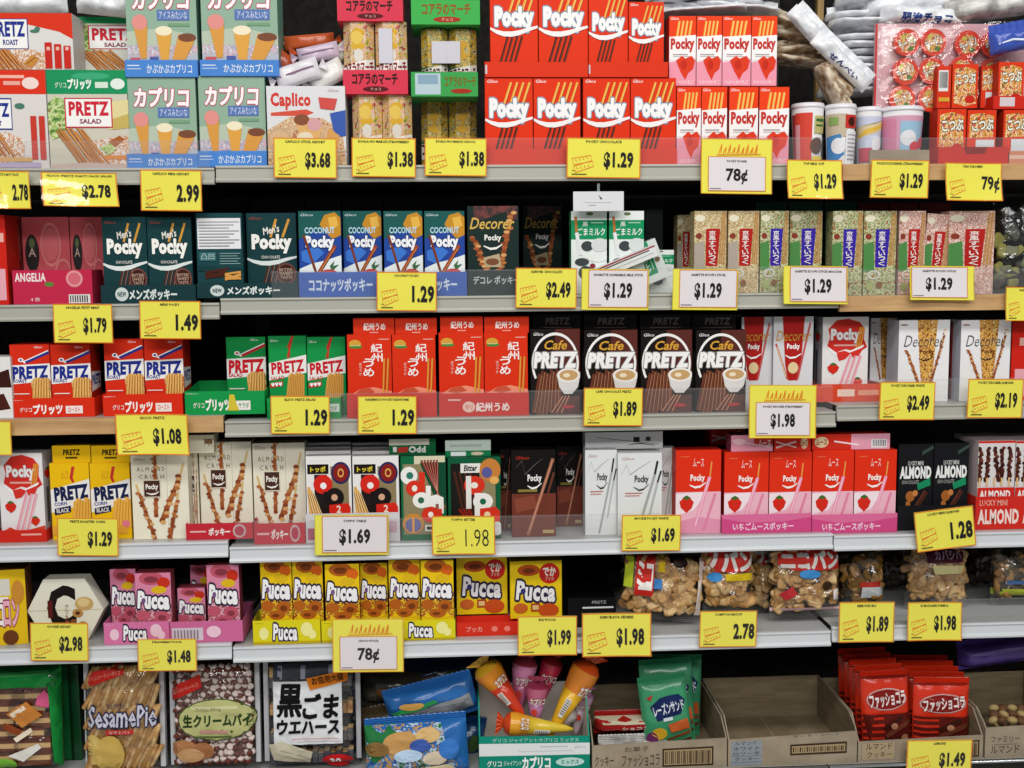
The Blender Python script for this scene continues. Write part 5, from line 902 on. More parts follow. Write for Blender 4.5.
X, zb, w, h = span(456.5, 562, 616, 5, .055); m = MB(); m.box(-w / 2, 0, 0, w / 2, .08, h - .0015, '#6a1c18', top='#c8c0bc'); o = m.build('riser_box'); o.location = (X + .0005, .057, zb); tag(o, 'dull red riser carrying the two large yellow boxes', 'riser')
put('black_plain', 568, 616, 598, 5, .05, 'low black box with white lettering above the first $1.98 tag', d=.20, base=None)
# bags of crackers
def cracker_bag(x0, x1, top, y, d, label, art, base=None, n=70, size=.022, seed=1, rx=-8, ry=0, mats=('cracker', 'cracker_pale'), dark=False, row=5, lab='printed_band'):
    X, zb, w, h = span(x0, x1, top, row, y, base); dz = max(0, ztop(row, X) - zb); zb += dz; h -= .012 + dz
    root = empty('cracker_bag'); crumbs(w * .94, h * .94, d, int(n * 1.5), list(mats), size, seed, root=root).location.z = h * .02
    bag(w, h, d, 'film', (), seed, root=root, partname='film', wr=.005, sealm='film_soft')
    if art:
        S = pillow_fn(w, h, d, seed, .005); m = MB(); m.art(art, lambda u, v, k: (-w / 2 + u * w, -S(min(1, max(0, u)), min(1, max(0, v))) - .0008 - k, h * (1 - v)), w, h, True, eps=.0003); m.build(lab, root)
    stand(root, X, y + d / 2, zb + .016, rx, ry); return tag(root, label, 'snack bag')
cracker_bag(618, 703, 560, .02, .05, 'cracker bag with red vertical band, tilted beside the black box', R('#c92a22', .16, 0, .38, .72) + R('#e8e0dc', .2, .5, .36, .62) + T('#f4ece8', 'ミコ', .18, .16, .36, .58, .05) + R('#b8c832', .04, .1, .13, .6) + R('#d8b41e', .42, 0, .5, .3) + R('#3c7ab8', .38, .42, .48, .58) + E('#2a1c18', .68, .12, .09, .08) + R('#e0d0c8', .92, .02, 1, .98), base=626, n=90, seed=2, ry=7)
cracker_bag(706, 757, 553, .02, .05, 'cracker bag with red and white lettering above the 2.78 tag', R('#d0322a', .0, .05, 1, .42) + T('#f6eeea', 'ノパン', .02, .08, .98, .40, .08) + E('#3c86c4', .2, .50, .14, .08) + R('#d2b41c', .4, .45, .95, .57), n=70, seed=3, base=618)
cracker_bag(757, 775, 553, .07, .05, 'cracker bag glimpsed between two lettered bags', P('#d0322a', (.0, .02), (1, .02), (1, .3), (0, .3)) + T('#f6eeea', 'カ', .1, .05, .9, .26, .06), n=30, seed=4, base=618)
cracker_bag(774, 846, 553, .02, .055, 'widest cracker bag with white lettering on red', P('#d0322a', (.1, .04), (.95, .06), (.97, .36), (.32, .36), (.1, .28)) + T('#f6eeea', 'ニコパン', .14, .08, .95, .33, .08) + E('#3c86c4', .52, .42, .15, .07) + P('#b02a30', (.1, .72), (.28, .6), (.34, .72), (.18, .82)) + E('#3a2818', .76, .60, .08, .07) + R('#d8b0b8', .0, .94, 1, 1) + R('#e4dcd8', .85, .66, .93, .82), n=100, seed=5, base=624)
cracker_bag(846, 888, 556, .06, .05, 'dim snack bag with red and white label above $1.89 tag', R('#c83a2c', .35, .6, .95, .70) + R('#d4d8dc', .4, .70, .98, .92), n=50, seed=6, mats=('#3c3224', '#8a6428', 'cracker'), base=622)
cracker_bag(911, 974, 552, .05, .055, 'rice cracker bag with dark maroon header', P('#4a1a2a', (.28, .04), (.92, .04), (.94, .30), (.3, .30)) + T('#b898b0', 'カバシバ', .42, .08, .86, .24, .04) + P('#d2c890', (.36, .34), (.9, .36), (.92, .5), (.4, .5)), n=90, seed=7, mats=('cracker', 'cracker_pale', '#a8845a'), base=622)
cracker_bag(998, 1052, 556, .06, .055, 'dim snack bag with a green strip at shelf end', R('#a8b23c', 0, .8, 1, .93) + R('#4a6a9a', .2, .62, .6, .7), n=70, seed=8, mats=('#6a5a40', 'cracker', '#4a4238'), base=625)
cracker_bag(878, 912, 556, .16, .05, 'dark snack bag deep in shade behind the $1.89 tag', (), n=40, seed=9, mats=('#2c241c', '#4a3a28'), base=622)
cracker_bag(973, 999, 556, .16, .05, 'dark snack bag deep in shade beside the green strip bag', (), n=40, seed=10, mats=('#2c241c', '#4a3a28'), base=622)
# ================================================================ bottom shelf
def bundle(X, y, zb, w, h, d, label, seed, content, art, backc=None, art_name='printed_label', rx=-4, film='film', sidec=None):
    root = empty('wafer_bag')
    if backc: m = MB(); m.grid(lambda u, v: (-w / 2 + u * w, d * .42 * (1 - abs(2 * u - 1) ** 4), h * (1 - v)), 10, 4, backc); m.build('printed_back', root)
    content(root, w, h, d)
    bag(w, h, d * 1.1, film, (), seed, root=root, partname='film', wr=.0035, p=8, q=8, sealm='film_soft')
    S = pillow_fn(w, h, d * 1.1, seed, .0035, 8, 8); m = MB(); m.art(art, lambda u, v, k: (-w / 2 + u * w, -S(min(1, max(0, u)), min(1, max(0, v))) - .0006 - k, h * (1 - v)), w, h, True, eps=.0004); m.build(art_name, root)
    if sidec:
        for s in (-1, 1): m = MB(); m.box(s * w / 2 - .004, -.006, .002, s * w / 2 + .004, .006, h - .002, sidec); m.build('side_seam', root)
    stand(root, X, y, zb, rx); return tag(root, label, 'snack bag')
def sticks_stack(mats, nr, nc, rr, tilt, seed):
    def f(root, w, h, d):
        r = random.Random(seed); m = MB()
        for j in range(nr):
            for i in range(nc):
                x = -w * .46 + w * .92 * (i + .5) / nc; z = h * (.04 + .92 * (j + .5) / nr); n = 8; L2 = h / nr * .58; t = math.radians(tilt + r.uniform(-6, 6)); c, s = math.cos(t), math.sin(t); yy = -d * .36 + r.uniform(-.002, .002)
                m.hull([[(x + c * q * rr * math.cos(2 * math.pi * k / n) + s * l, yy + q * rr * math.sin(2 * math.pi * k / n), z - s * q * rr * math.cos(2 * math.pi * k / n) + c * l) for k in range(n)] for l, q in ((-L2, .6), (-L2 * .9, 1), (L2 * .9, 1), (L2, .6))], mats[(i + j * 3) % len(mats)])
        m.build('wafers', root, 'stuff')
    return f
def chips(mats, nr, nc, size, seed):
    def f(root, w, h, d):
        r = random.Random(seed); m = MB()
        for j in range(nr):
            for i in range(nc):
                x = -w * .46 + w * .92 * (i + .5 + .5 * (j % 2)) / (nc + .5); z = h * (.03 + .94 * (j + .5) / nr); n = 7; a = r.uniform(-.5, .5)
                R3 = Matrix.Rotation(a + r.choice([0, .9]), 3, 'Y') @ Matrix.Rotation(r.uniform(-.9, .9), 3, 'X')
                for q0, q1, mk in ((-1, .1, mats[0]), (.1, 1, mats[1])):
                    m.hull([[Vector((x, -d * .34, z)) + R3 @ Vector((size * .55 * math.cos(2 * math.pi * k / n), size * .5 * math.sin(2 * math.pi * k / n), size * .7 * q)) for k in range(n)] for q in (q0, q1)], mk)
        m.build('biscuits', root, 'stuff')
    return f
Z6 = ZB[6][0] + RAIL_H + .0006
def at6(x0, x1, top, y):
    X, zb, w, h = span(x0, x1, top, 6, y); return X, zb, w, h
# green wafer bag in a green tray
X, zb, w, h = at6(-30, 57, 673, .05)
def cakes(root, w, h, d):
    r = random.Random(3)
    for i in range(14):
        m = MB(); x = -w * .34 + w * .68 * ((i % 2) + .5) / 2 + r.uniform(-.01, .01); z = h * (.06 + .86 * (i // 2 + .5) / 7); q = .013
        for k, mk in enumerate(('#6a3018', '#d8b078', '#6a3018')): m.box(x - .03, -d * .42, z - q + k * q * .66, x + .03, d * .2, z - q + (k + 1) * q * .66 - .0006, mk)
        m.build('wafer_cake', root)
bundle(X, .075, zb + .013, w, h - .014, .05, 'clear green-topped bag of layered chocolate wafers in the corner', 4, cakes, R('#178a3c', 0, 0, 1, .17) + P('#46b05c', (0, .04), (1, .02), (1, .06), (0, .08)) + P('#d85c8a', (.78, .26), (.86, .20), (.92, .26), (.9, .38), (.76, .34)) + P('#1c8a3c', (.9, .15), (1, .15), (1, 1), (.94, 1)) + E('#7ab83c', .32, .93, .2, .07) + P('#e8e4dc', (.42, .84), (.78, .72), (.82, .76), (.6, .9)) + P('#c9803a', (.42, .42), (.66, .30), (.84, .44), (.6, .56)) + P('#f0e0c8', (.46, .42), (.62, .34), (.66, .37), (.5, .46)) + P('#8a4020', (.40, .50), (.60, .58), (.58, .64), (.38, .56)) + P('#f0e0c8', (.5, .66), (.7, .56), (.72, .6), (.54, .7)), backc='#5a2410')
X, zb, w, h = at6(-30, 79, 668, .11); m = MB(); m.box(-w / 2, 0, 0, w / 2, .08, h, '~#0f4c26'); m.art(R('#1a6a38', .82, .02, .9, .98) + R('#0a3018', .9, 0, .93, 1), front(w, h), w, h); o = m.build('snack_bag'); o.location = (X, .118, zb)
s = MB(); s.grid(lambda u, v: (-w / 2 + w * u, .03 + .002 * math.sin(v * 18), h + .012 * v), 8, 8, '~#1a6a38'); s.build('seal_strip', o); tag(o, 'dark green packet standing behind the green-topped wafer bag', 'snack bag')
# sesame pie, cream pie, black sesame wafers
X, zb, w, h = at6(81, 158, 667, .025)
bundle(X, .055, zb + .013, w, h - .015, .045, 'clear bag of sesame pie biscuits with outlined script lettering', 11, sticks_stack(['cracker', 'cracker_pale', '#a87a3a'], 5, 17, .0041, 24, 4),
    P('#cc2a20', (.0, .10), (.52, .0), (.55, .10), (.02, .22)) + T('#f0a898', 'おいしいパーティーサイズ', .06, .085, .5, .135, .0, 0, 10) + OT('#c9c8d6', '#2c2c50', 'SesamePie', .06, .38, .96, .58, .02, .075, .1) + T('#2c2c50', 'BOURBON', .32, .36, .55, .39, .0) + R('#b83230', .30, .60, .66, .645) + T('#f0d0c8', 'セサミパイ', .34, .607, .62, .638, .0) + E('#d0b468', .12, .78, .14, .14) + E('#c9a857', .34, .82, .20, .17) + R('#1f7a3a', 0, .2, .025, 1) + E('#c8a8a0', .7, 1.0, .24, .04), backc='#5a3c1c', sidec='~#c4c4c8')
X, zb, w, h = at6(168, 255, 667, .03)
bundle(X, .06, zb + .013, w, h - .015, .045, 'clear bag of brown and cream pies with pale green label', 12, chips(['#6a3428', '#e4d2cc'], 15, 12, .0098, 5),
    P('#cc2a20', (.0, .22), (.36, .10), (.38, .22), (.02, .35)) + T('#f0a898', 'おいしいパーティーサイズ', .03, .205, .35, .25, .0, 0, 17) + E('#4a5a2a', .55, .53, .46, .20) + E('#bcbc80', .55, .53, .445, .19) + R('#d2d2a0', .25, .40, .8, .43) + T('#26401c', '生クリームパイ', .16, .48, .94, .59, .05) + T('#3a4a2a', 'フレッシュ・クリーム', .3, .41, .6, .45, .0) + R('#c88a8a', .35, .63, .68, .655) + R('#5a6a3a', .3, .68, .72, .70) + E('#b07a50', .16, .80, .16, .09) + E('#a06a44', .38, .82, .14, .08) + E('#c89a6c', .24, .86, .16, .07), backc='#5a3c2c', sidec='~#c4c4c8')
X, zb, w, h = at6(263, 357, 660, .03)
def wafer_tops(root, w, h, d):
    for k, (z, c) in enumerate(((h * .90, 'cracker_pale'), (h * .80, '#5a5658'), (h * .55, 'cracker'), (h * .30, '#5a5658'), (h * .1, '#4a4a52'))):
        m = MB()
        for i in range(14):
            x = -w * .45 + w * .9 * (i + .5) / 14; m.box(x - w * .028, -d * .40, z - h * .09, x + w * .028, 0, z + (.004 if i % 2 else 0), c, top='cracker_pale')
        m.build('wafers', root, 'stuff')
bundle(X, .062, zb + .013, w, h - .015, .05, 'clear bag of black sesame wafers with bold black brush lettering', 13, wafer_tops,
    R('#3c4048', .10, .06, .96, .20) + R('#8a90a0', .15, .08, .2, .2) + R('#8a90a0', .4, .08, .45, .2) + R('#8a90a0', .7, .08, .75, .2) + R('#e4e6ea', .10, .22, .84, .80) + T('#111114', '黒', .14, .25, .40, .54, .05, .12) + T('#111114', 'ごま', .42, .34, .80, .56, .05, .12) + T('#111114', 'ウエハース', .14, .57, .80, .70, .06, .12) + P('#d87a1c', (.46, .19), (.90, .12), (.91, .22), (.5, .30)) + T('#4a2a10', 'お徳用大袋', .52, .165, .86, .235, .03, 0, 8)
    + R('#c8503c', .3, .74, .8, .745) + R('#b89aa0', .35, .765, .82, .77) + P('#c8c0a8', (.04, .80), (.18, .76), (.52, .86), (.48, .98), (.1, .94)) + L('#8a8470', .1, .82, .46, .92, .006) + L('#8a8470', .1, .87, .44, .96, .006) + E('#cc1c20', .78, .97, .17, .08) + T('#f4ecec', '30', .70, .93, .82, 1.0, .05), backc='#2a2a30', sidec='~#b8b8be')
# blue bags
def bluebag(px, py, w, h, d, y, rx, ry, rz, label, seed, art, mk='~#2a6cb4', grp=None):
    X, z = pix(px, py, y); o = bag(w, h, d, mk, art, seed, name='snack_bag', eps=.0011, wr=.006, seal=.010, p=3, q=3); stand(o, X, y, z - h / 2, rx, ry, rz); return tag(o, label, 'snack bag', grp)
bluebag(435, 699, .155, .060, .045, .078, 8, -13, 0, 'blue snack bag lying on top, turned to show a grey text panel', 21, P('#8e9096', (.12, .50), (.94, .40), (.95, .84), (.2, .98)) + sum([R('#5c5e66', .2 + .02 * (i % 3), .56 + .055 * i, .88, .575 + .055 * i) for i in range(6)], []) + P('#2a8a4a', (.05, .36), (.55, .22), (.6, .32), (.1, .48)) + E('#c99a4c', .3, .25, .14, .1))
bluebag(418, 748, .172, .085, .05, .03, -10, -3, 0, 'blue and green snack bag lying at the front, with biscuits pictured', 22, P('print_bluebag', (0, 0), (.75, .02), (.8, .5), (.9, .9), (0, 1)) + P('#2a7a44', (0, 0), (.3, 0), (.35, .3), (.1, .7), (0, .6)) + E('#c99a5c', .36, .34, .18, .22) + E('#d8b478', .62, .22, .12, .14) + E('#3a5aa8', .54, .40, .1, .12) + E('#b8d0e8', .42, .58, .14, .12) + E('#8a6a3c', .12, .42, .12, .14) + E('#d8c8b0', .68, .66, .12, .14) + E('#3c7ac8', .82, .5, .1, .2) + P('#d8c8a0', (.2, .86), (.8, .8), (.9, .95), (.2, 1)))
for i, (px, py, w, h, y, c, ry) in enumerate([(395, 690, .12, .05, .12, '~#3c3a30', 8), (440, 676, .14, .05, .14, '~#1c3050', -6), (385, 672, .10, .05, .17, '~#20241c', 4), (400, 722, .13, .055, .10, '~#5a4a34', -10), (462, 742, .06, .08, .11, '~#1e4a80', 10)]):
    bluebag(px, py, w, h, .04, y, 0, ry, 0, ('dark olive bag behind the blue bags', 'dark navy bag at the rear beside the teal carton', 'black-green bag deepest behind the blue bags', 'brown bag squeezed between the two blue bags', 'blue bag standing against the teal carton')[i], 30 + i, E('#6a4a2a', .4, .5, .2, .2) + E('#4a6a3a', .7, .4, .15, .2), c)
# open cartons of the bottom shelf
def case(x0, x1, ltop, rtop, y, d, side_h, label, m_out, m_in, art, liptop_art_layer=None, name='cardboard_case', cat='box', lab_art='printing'):
    X, zb, w, _ = span(x0, x1, (ltop + rtop) / 2, 6, y); hl = pix(x0, ltop, y)[1] - zb; hr = pix(x1, rtop, y)[1] - zb; t = .0022
    root = empty(name); root.location = (X, y, zb)
    def panel(nm, pts, n, mo=m_out, mi=m_in):
        n = Vector(n) * t; a = [Vector(p) for p in pts]; k = len(a); m = MB(); m.poly(a, mo); m.poly([p + n for p in reversed(a)], mi)
        for i in range(k): m.poly([a[i], a[(i + 1) % k], a[(i + 1) % k] + n, a[i] + n], m_out)
        return m, nm
    m, nm = panel('front_panel', [(-w / 2, 0, 0), (w / 2, 0, 0), (w / 2, 0, hr), (-w / 2, 0, hl)], (0, 1, 0)); hm = max(hl, hr)
    m.art(art, lambda u, v, k: (-w / 2 + u * w, -k, (hl + (hr - hl) * u) * (1 - v)), w, hm); m.build(nm, root)
    for s in (-1, 1):
        hh = hl if s < 0 else hr
        m, nm = panel('side_panel', [(s * w / 2, t, 0), (s * w / 2, d, 0), (s * w / 2, d, side_h), (s * w / 2, t + .035, side_h * .97), (s * w / 2, t + .006, hh + .006), (s * w / 2, t, hh)], (-s, 0, 0)); m.build(nm, root)
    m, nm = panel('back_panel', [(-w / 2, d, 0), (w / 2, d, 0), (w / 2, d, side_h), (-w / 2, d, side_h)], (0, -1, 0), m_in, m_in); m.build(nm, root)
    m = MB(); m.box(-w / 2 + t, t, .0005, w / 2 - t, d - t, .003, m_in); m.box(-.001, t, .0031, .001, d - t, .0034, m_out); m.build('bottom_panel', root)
    return tag(root, label, cat)
teal = '#11907a'
case(479, 590, 737, 736, .006, .11, .118, 'teal and white display carton filled with cone packs', teal, '#c8c4ba',
    R('#e4e8e8', 0, .18, 1, .50) + R('#0f8a74', 0, .52, 1, 1) + R('#b8c8cc', .55, .26, .8, .29) + T('#b8c0c8', 'glico', .86, .25, .96, .34, .0) + R('#c8d4d6', .35, .38, .85, .40) + T('#bfe6dc', 'グリコ ジャイアントカプリコ ミックス', .12, .04, .9, .15, .01) + T('#e6f2ee', 'グリコ', .07, .62, .2, .78, .03) + T('#cfe8e2', 'ジャイアント', .22, .63, .38, .77, .02) + T('#f4f8f6', 'カプリコ', .39, .54, .64, .84, .07) + E('#bfe0d8', .82, .69, .13, .12) + T('#0f8a74', 'ミックス', .74, .63, .90, .75, .04), name='display_carton')
def cone(px, py, ln, r, y, ry, label, cols, seed, rx=0):
    X, z = pix(px, py, y); c0, c1, c2 = ['~' + c for c in cols]; n = 22; m = MB(); rr = random.Random(seed)
    prof = [(.10, 0), (.30, .10), (.52, .35), (.78, .62), (1, .80), (.98, .88), (.72, .94), (.30, .965)]
    ring = lambda q, zz: [(q * r * math.cos(2 * math.pi * i / n) * (1 + .05 * math.sin(i * 3 + zz * 60)), q * r * math.sin(2 * math.pi * i / n), (zz - .5) * ln) for i in range(n)]
    m.hull([ring(*p) for p in prof[:4]], c0); m.hull([ring(*p) for p in prof[3:6]], c1, cap=False); m.hull([ring(*p) for p in prof[5:]], c2, cap=False)
    m.cut = .006
    RA = lambda v: r * (.30 + .68 * (1 - v)) + .0012
    m.art(R('#e6e2da', .30, .36, .50, .62) + sum([R('#3a3a44', .33, .38 + .03 * i, .47, .39 + .03 * i) for i in range(7)], []) + OT('#f2efe8', '#a03a2c', 'カプリコ', .52, .12, .82, .26, .05, .1) if seed % 2 == 0 else OT('#f2efe8', '#a03a2c', 'カプリコ', .25, .16, .78, .30, .05, .1) + E('#d8463c', .4, .48, .12, .08),
          lambda u, v, k: ((RA(v) + k) * math.sin((u - .5) * 2.6), -(RA(v) + k) * math.cos((u - .5) * 2.6), (.85 - v * .85 - .5) * ln), r * 3, ln, True, eps=.0004)
    o = m.build('cone_snack_pack'); s = MB(); s.grid(lambda u, v: ((u - .5) * 2 * r * (.35 + .75 * v), .002 * math.sin(u * 30) * v, (.46 + .10 * v) * ln), 18, 4, c2); s.build('crimped_end', o)
    stand(o, X, y, z, rx, ry); return tag(o, label, 'snack pack')
OY, OR, PK = ('#e8a01c', '#e0641c', '#d8381c'), ('#e8b428', '#e88a2c', '#d8501c'), ('#c86a94', '#d88ab4', '#c84a5c')
cone(569, 700, .165, .025, .062, 29, 'orange cone pack with barcode leaning over carton edge', OR, 2)
cone(503, 690, .125, .025, .062, -36, 'orange and red cone pack leaning on the teal side panel', ('#d83c20', '#e8901c', '#e8b02c'), 4)
cone(521, 688, .12, .022, .095, 10, 'pink cone pack upright at the rear', PK, 5)
cone(545, 684, .11, .020, .105, 18, 'red and pink cone pack between pink and orange ones', ('#c83c5c', '#c8304c', '#b82a30'), 7)
cone(536, 706, .095, .020, .075, 4, 'purple pink cone pack standing under the orange one', ('#b87aa8', '#c86a8c', '#b03c5c'), 9)
cone(537, 726, .125, .020, .045, -83, 'yellow and red cone pack lying across the carton front', ('#e8c83c', '#e8a42c', '#d84a1c'), 12)
cone(580, 712, .085, .018, .085, 12, 'lavender cone pack at the inner edge of the carton', ('#d8c0d0', '#c8a0c0', '#b87aa8'), 13)
cone(557, 722, .085, .018, .08, 50, 'silver white cone pack under the orange one', ('#c8c4c4', '#d8d4d2', '#b8b0b0'), 15)
code = lambda x0, y0, x1, y1: R('#3a2c20', x0, y0, x1, y1) + R('#a8926e', x0 + .012, y0 + .06, x1 - .012, y1 - .06) + sum([R('#3a2c20', x0 + .02 + (x1 - x0 - .05) * i / 22, y0 + .1, x0 + .02 + (x1 - x0 - .05) * i / 22 + .004 + .005 * (i * 7 % 3 == 0), y1 - .1) for i in range(23)], [])
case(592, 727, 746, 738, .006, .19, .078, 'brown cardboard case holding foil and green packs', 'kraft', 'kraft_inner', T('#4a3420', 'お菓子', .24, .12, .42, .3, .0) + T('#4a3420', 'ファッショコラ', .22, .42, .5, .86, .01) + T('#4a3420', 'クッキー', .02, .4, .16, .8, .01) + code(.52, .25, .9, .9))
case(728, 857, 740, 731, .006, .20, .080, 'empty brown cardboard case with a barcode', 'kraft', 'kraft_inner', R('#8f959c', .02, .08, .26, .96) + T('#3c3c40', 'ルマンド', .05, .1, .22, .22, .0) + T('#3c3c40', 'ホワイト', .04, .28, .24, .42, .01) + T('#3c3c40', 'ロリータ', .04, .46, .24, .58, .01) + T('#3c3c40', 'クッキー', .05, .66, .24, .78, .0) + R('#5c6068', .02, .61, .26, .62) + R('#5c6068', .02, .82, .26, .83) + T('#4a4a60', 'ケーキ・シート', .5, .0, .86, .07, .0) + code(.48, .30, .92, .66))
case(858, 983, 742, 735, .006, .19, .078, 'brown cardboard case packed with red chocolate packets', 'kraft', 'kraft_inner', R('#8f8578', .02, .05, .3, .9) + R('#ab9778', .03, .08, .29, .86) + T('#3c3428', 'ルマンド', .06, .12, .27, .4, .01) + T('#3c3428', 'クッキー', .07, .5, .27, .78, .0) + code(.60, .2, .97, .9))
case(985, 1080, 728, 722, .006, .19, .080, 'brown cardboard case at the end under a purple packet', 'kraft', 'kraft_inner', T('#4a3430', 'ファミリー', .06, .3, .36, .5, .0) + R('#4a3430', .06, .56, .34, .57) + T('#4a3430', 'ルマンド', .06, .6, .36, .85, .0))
def flatpack(x0, x1, y0, y1, d, y, mk, art, label, seed, rx=0, ry=0, group=None, sealm=None, q=5):
    Xa, za = pix(x0, y1, y); Xb, zb = pix(x1, y0, y); lift = max(0, Z6 + .0135 - za); za += lift; w, h = Xb - Xa, zb - za
    o = bag(w, h, d, mk, art, seed, name='biscuit_packet', nu=18, nv=14, wr=.003, seal=.009, p=7, q=q, sealm=sealm); stand(o, (Xa + Xb) / 2, y, za, rx, ry); return tag(o, label, 'snack packet', group)
flatpack(594, 652, 714, 728, .05, .085, '~#a82420', R('#cbbfa4', 0, 0, 1, .32) + T('#f0d8d0', 'ショコラ', .45, .5, .9, .75, .03), 'red packet with cream edge lying in the foil pack case', 41)
flatpack(598, 668, 738, 754, .05, .062, 'silver_foil', R('#b83028', 0, .85, .3, 1), 'silver foil packet lying lowest in its case', 42)
flatpack(594, 650, 729, 737, .05, .10, '~#3a1c18', (), 'dark packet under the red one', 43)
ga = lambda: P('#1c2c5c', (.18, .34), (.4, .22), (.8, .2), (.92, .3), (.8, .50), (.3, .56)) + T('#dfe6f0', 'レーズンサンド', .24, .30, .88, .46, .04, 0, 8) + R('#dfe8ec', .42, .52, .62, .57) + P('#b8322a', (.12, .2), (.26, .16), (.2, .24)) + E('#d8a82c', .3, .74, .16, .09) + E('#6a2a5c', .14, .80, .12, .10) + P('#c8602c', (.5, .62), (.92, .56), (.95, .72), (.55, .74)) + L('#7a4424', .45, .84, .95, .76, .06) + L('#5a3018', .45, .94, .95, .86, .06) + E('#5a2a5c', .2, .94, .16, .06)
for i, (x0, x1, y0, y1, y, ry) in enumerate([(646, 694, 680, 748, .062, -7), (643, 696, 664, 742, .096, -3), (648, 700, 660, 738, .130, 2)]):
    flatpack(x0, x1, y0, y1, .022, y, '~#3f9a6c', ga(), 'green raisin biscuit packet, %s of the three standing' % ('foremost', 'middle', 'rearmost')[i], 44 + i, -3, ry, 'green raisin biscuit packets')
ra = lambda s: R('#8a1c14', 0, .0, 1, .03) + E('#d0a8a4', .5, .34, .42, .17) + E('#8a1f1c', .5, .34, .39, .15) + OT('#f0e2de', '#a02018', 'ファッショコラ', .14, .24, .88, .44, .05, .1, .1, 6) + R('#5c1a14', 0, .56, 1, 1) + sum([R('#c8301c', .0, .60 + .10 * i, .42, .64 + .10 * i) for i in range(4)], []) + L('#6a3424', .45, .90, .98, .66, .09) + L('#3a1a12', .4, .78, .8, .60, .06) + E('#b07a5c', .62, .74, .07, .05) + E('#b07a5c', .84, .92, .07, .05)
for c, (x0, x1, y0, y1) in enumerate(((862, 911, 676, 741), (911.5, 969, 683, 742))):
    for k in range(5):
        s = (5.6, 5.4)[c] * k
        flatpack(x0 - s, x1 - s, y0 - 5.6 * k, y1 - 4 * k, .018, .056 + .026 * k, '~#d83216', ra(k), 'red chocolate biscuit packet, %s from the front in the %s file' % (ORD[k], ('first', 'second')[c]), 60 + k + 9 * c, -4, (-1.5, 2)[c], 'red chocolate biscuit packets')
flatpack(958, 1030, 640, 661, .05, .15, '~#5a4494', E('#8a78b8', .5, .3, .4, .1), 'purple packet lying across the end case', 80, 0, -7)
# small rounded sweets in the end case
for i in range(14):
    r = random.Random(90 + i); X, z = pix(994 + (i % 5) * 9, 722 - (i // 5) * 6, .06 + .02 * (i // 5)); m = MB()
    lathe(m, [(.0035, -.010), (.0038, -.002), (.0085, 0), (.0095, .004), (.007, .008), (.002, .0098)], '#6a4a34' if i % 2 else '#b09a68', 12); o = m.build('rounded_sweet'); stand(o, X, .06 + .02 * (i // 5), z, r.uniform(-40, 40), r.uniform(-40, 40)); tag(o, 'small rounded brown or cream sweet in the end cardboard case', 'sweet', 'small rounded sweets')
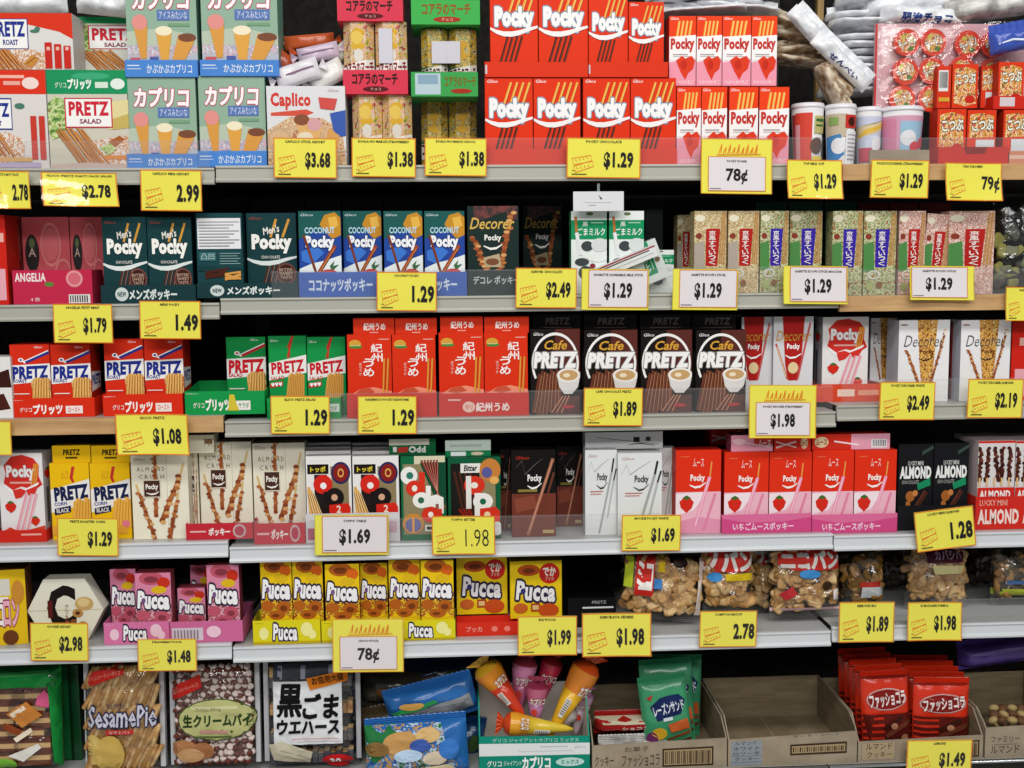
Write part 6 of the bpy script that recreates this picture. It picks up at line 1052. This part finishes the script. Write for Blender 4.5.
# ================================================================ price tags
TAGS = [
 (-14, 171, 31, 209, '2.78', 'PRETZ PARTY PACK', 'y', .010, 'curled yellow price tag reading 2.78 cut by the frame edge'),
 (44, 173, 119, 207, '$2.78', 'GLICO PRETZ PARTY PACK SALAD', 'y', .020, 'curled yellow price tag reading $2.78 under the salad pack'),
 (141, 170, 202, 211, '2.99', 'CAPLICO MINI ASSORT', 'y', 0, 'yellow price tag reading 2.99 under the pale green cone boxes'),
 (274, 138, 337, 178, '$3.68', 'CAPLICO STICK ASSORT', 'y', 0, 'yellow price tag reading $3.68 on the white cone box'),
 (352, 138, 416, 177, '$1.38', 'KOALA NO MARCH STRAWBERRY', 'y', 0, 'yellow price tag reading $1.38 under the red tray column'),
 (425, 138, 487, 176, '$1.38', 'KOALA NO MARCH CHOCO', 'y', 0, 'yellow price tag reading $1.38 under the green tray column'),
 (567, 138, 641, 178, '$1.29', 'POCKY CHOCOLATE', 'y', 0, 'yellow price tag reading $1.29 under the red stick boxes'),
 (701, 139, 772, 194, '78¢', 'POCKY SUGAR', 'b', .003, 'large price sign reading 78¢ under the small strawberry boxes'),
 (786, 160, 841, 199, '$1.29', 'TOP MILK CUP', 'y', .008, 'curled yellow price tag reading $1.29 under the first cups'),
 (871, 160, 929, 198, '$1.29', 'PACK PCS DRINK STRAWBERRY', 'y', 0, 'yellow price tag reading $1.29 under the pink cup'),
 (944, 163, 1000, 201, '79¢', 'TAN TAN MEN', 'y', .008, 'curled yellow price tag reading 79¢ under the crunchy packs'),
 (54, 304, 113, 343, '$1.79', 'ANGELIA PETIT MINT', 'y', .003, 'yellow price tag reading $1.79 below the crimson biscuit box'),
 (140, 301, 201, 339, '1.49', 'MENS POCKY', 'y', 0, 'yellow price tag reading 1.49 below the dark teal tray'),
 (377, 272, 437, 311, '1.29', 'COCONUT POCKY', 'y', 0, 'yellow price tag reading 1.29 on the blue coconut tray'),
 (516, 268, 577, 308, '$2.49', 'ALMOND CHOCOLATE', 'y', 0, 'yellow price tag reading $2.49 beside the dark gold script box'),
 (582, 269, 649, 310, '$1.29', 'GOMATTE GOMAMILK MILK STICK', 'w', 0, 'white-panel price tag reading $1.29 under the sesame stick boxes'),
 (673, 269, 738, 310, '$1.29', 'GABITTE KYOFU STICK', 'w', 0, 'white-panel price tag reading $1.29 under the beige boxes'),
 (783, 266, 847, 304, '$1.29', 'GABITTE KYOFU STICK MACCHA', 'w', .004, 'white-panel price tag reading $1.29 under the purple-label boxes'),
 (909, 266, 973, 300, '$1.29', 'GABITTE KYOFU STICK', 'w', .005, 'white-panel price tag reading $1.29 under the pink boxes'),
 (1005, 287, 1046, 321, '$1.29', 'RICE SNACK', 'y', .004, 'yellow price tag cut by frame edge, below dark snack bag'),
 (-44, 421, 12, 455, '$2.19', 'CHOCOLATE', 'y', .004, 'yellow price tag cut by frame edge, below the white chocolate box'),
 (117, 414, 189, 454, '$1.08', 'GLICO PRETZ', 'y', .012, 'curled yellow price tag reading $1.08 on the wooden edge'),
 (271, 396, 330, 434, '1.29', 'GLICO PRETZ SALAD', 'y', 0, 'yellow price tag reading 1.29 under the green pretzel boxes'),
 (358, 396, 417, 434, '1.29', 'KAKEMATO POCKY KISHUUME', 'y', 0, 'yellow price tag reading 1.29 under the red plum boxes'),
 (584, 388, 643, 426, '$1.89', 'CAFE CHOCOLAT PRETZ', 'y', 0, 'yellow price tag reading $1.89 under the coffee pretzel boxes'),
 (749, 385, 816, 438, '$1.98', 'POCKY MOUSSE STRAWBERRY', 'b', .003, 'large price sign reading $1.98 under the red-centre box'),
 (880, 382, 935, 420, '$2.49', 'POCKY DECORER WHITE', 'y', 0, 'yellow price tag reading $2.49 under a gold-centre box'),
 (968, 379, 1023, 418, '$2.19', 'POCKY DECORER ALMOND', 'y', 0, 'yellow price tag reading $2.19 under the last gold-centre box'),
 (58, 518, 119, 556, '$1.29', 'PRETZ ROASTED CORN', 'y', 0, 'yellow price tag reading $1.29 under the yellow pretzel boxes'),
 (315, 515, 389, 555, '$1.69', 'TOPPO TABLE', 'w', 0, 'white-panel price tag reading $1.69 under the filled-stick boxes'),
 (432, 516, 495, 554, '1.98', 'TOPPO BITTER', 'y', .004, 'yellow price tag reading 1.98 in thin typewriter digits'),
 (622, 515, 681, 551, '$1.69', 'MOUSSE POCKY WHITE', 'y', 0, 'yellow price tag reading $1.69 under the white mousse boxes'),
 (913, 509, 972, 549, '1.28', 'LUCKY MINI ALMOND', 'y', .002, 'tilted yellow price tag reading 1.28 under black almond boxes'),
 (31, 623, 89, 661, '$2.98', 'COOKIE ASSORT', 'y', 0, 'yellow price tag reading $2.98 under the hexagonal cookie box'),
 (138, 639, 197, 671, '$1.48', 'STRAWBERRY PUCCA', 'y', 0, 'yellow price tag reading $1.48 under the pink trays'),
 (333, 619, 404, 672, '78¢', 'CHOCO PUCCA', 'b', .001, 'large price sign reading 78¢ under the yellow trays'),
 (518, 616, 577, 655, '$1.99', 'BIG PUCCA', 'y', .002, 'yellow price tag reading $1.99 under the large yellow boxes'),
 (582, 613, 651, 656, '$1.98', 'KIMURAYA SENBEI', 'y', .004, 'yellow price tag reading $1.98 under the black box'),
 (700, 611, 757, 647, '2.78', 'COMPTON BISCUIT', 'y', 0, 'yellow price tag reading 2.78 under the cracker bags'),
 (839, 602, 894, 642, '$1.89', 'MIMI FUKURO', 'y', .002, 'yellow price tag reading $1.89 under the widest cracker bag'),
 (907, 602, 961, 640, '$1.98', 'KURODAREI SUMIDA', 'y', .004, 'yellow price tag reading $1.98 under the rice cracker bag'),
 (907, 740, 972, 776, '$1.49', 'LEMAND', 'y', 0, 'yellow price tag reading $1.49 on the red packet case'),
]
LEAN = {'1.28': 8, '$1.08': -1}
for (x0, y0, x1, y1, price, text, kind, curl, label) in TAGS:
    lean = -6 if 'tilted' in label else 2 if x0 < 60 and y0 > 500 else 1
    price_tag(x0, y0, x1, y1, price, text, kind, label, curl=curl, lean=lean, right=(price in ('2.99', '1.49', '1.29', '1.28', '2.78') or label.startswith('white-panel price tag reading $1.29 under the pink') or price in ('$1.38', '79¢')), mono='typewriter' in label, xe=.70 if x0 < -40 else None, Y=-.011 - curl * .2)
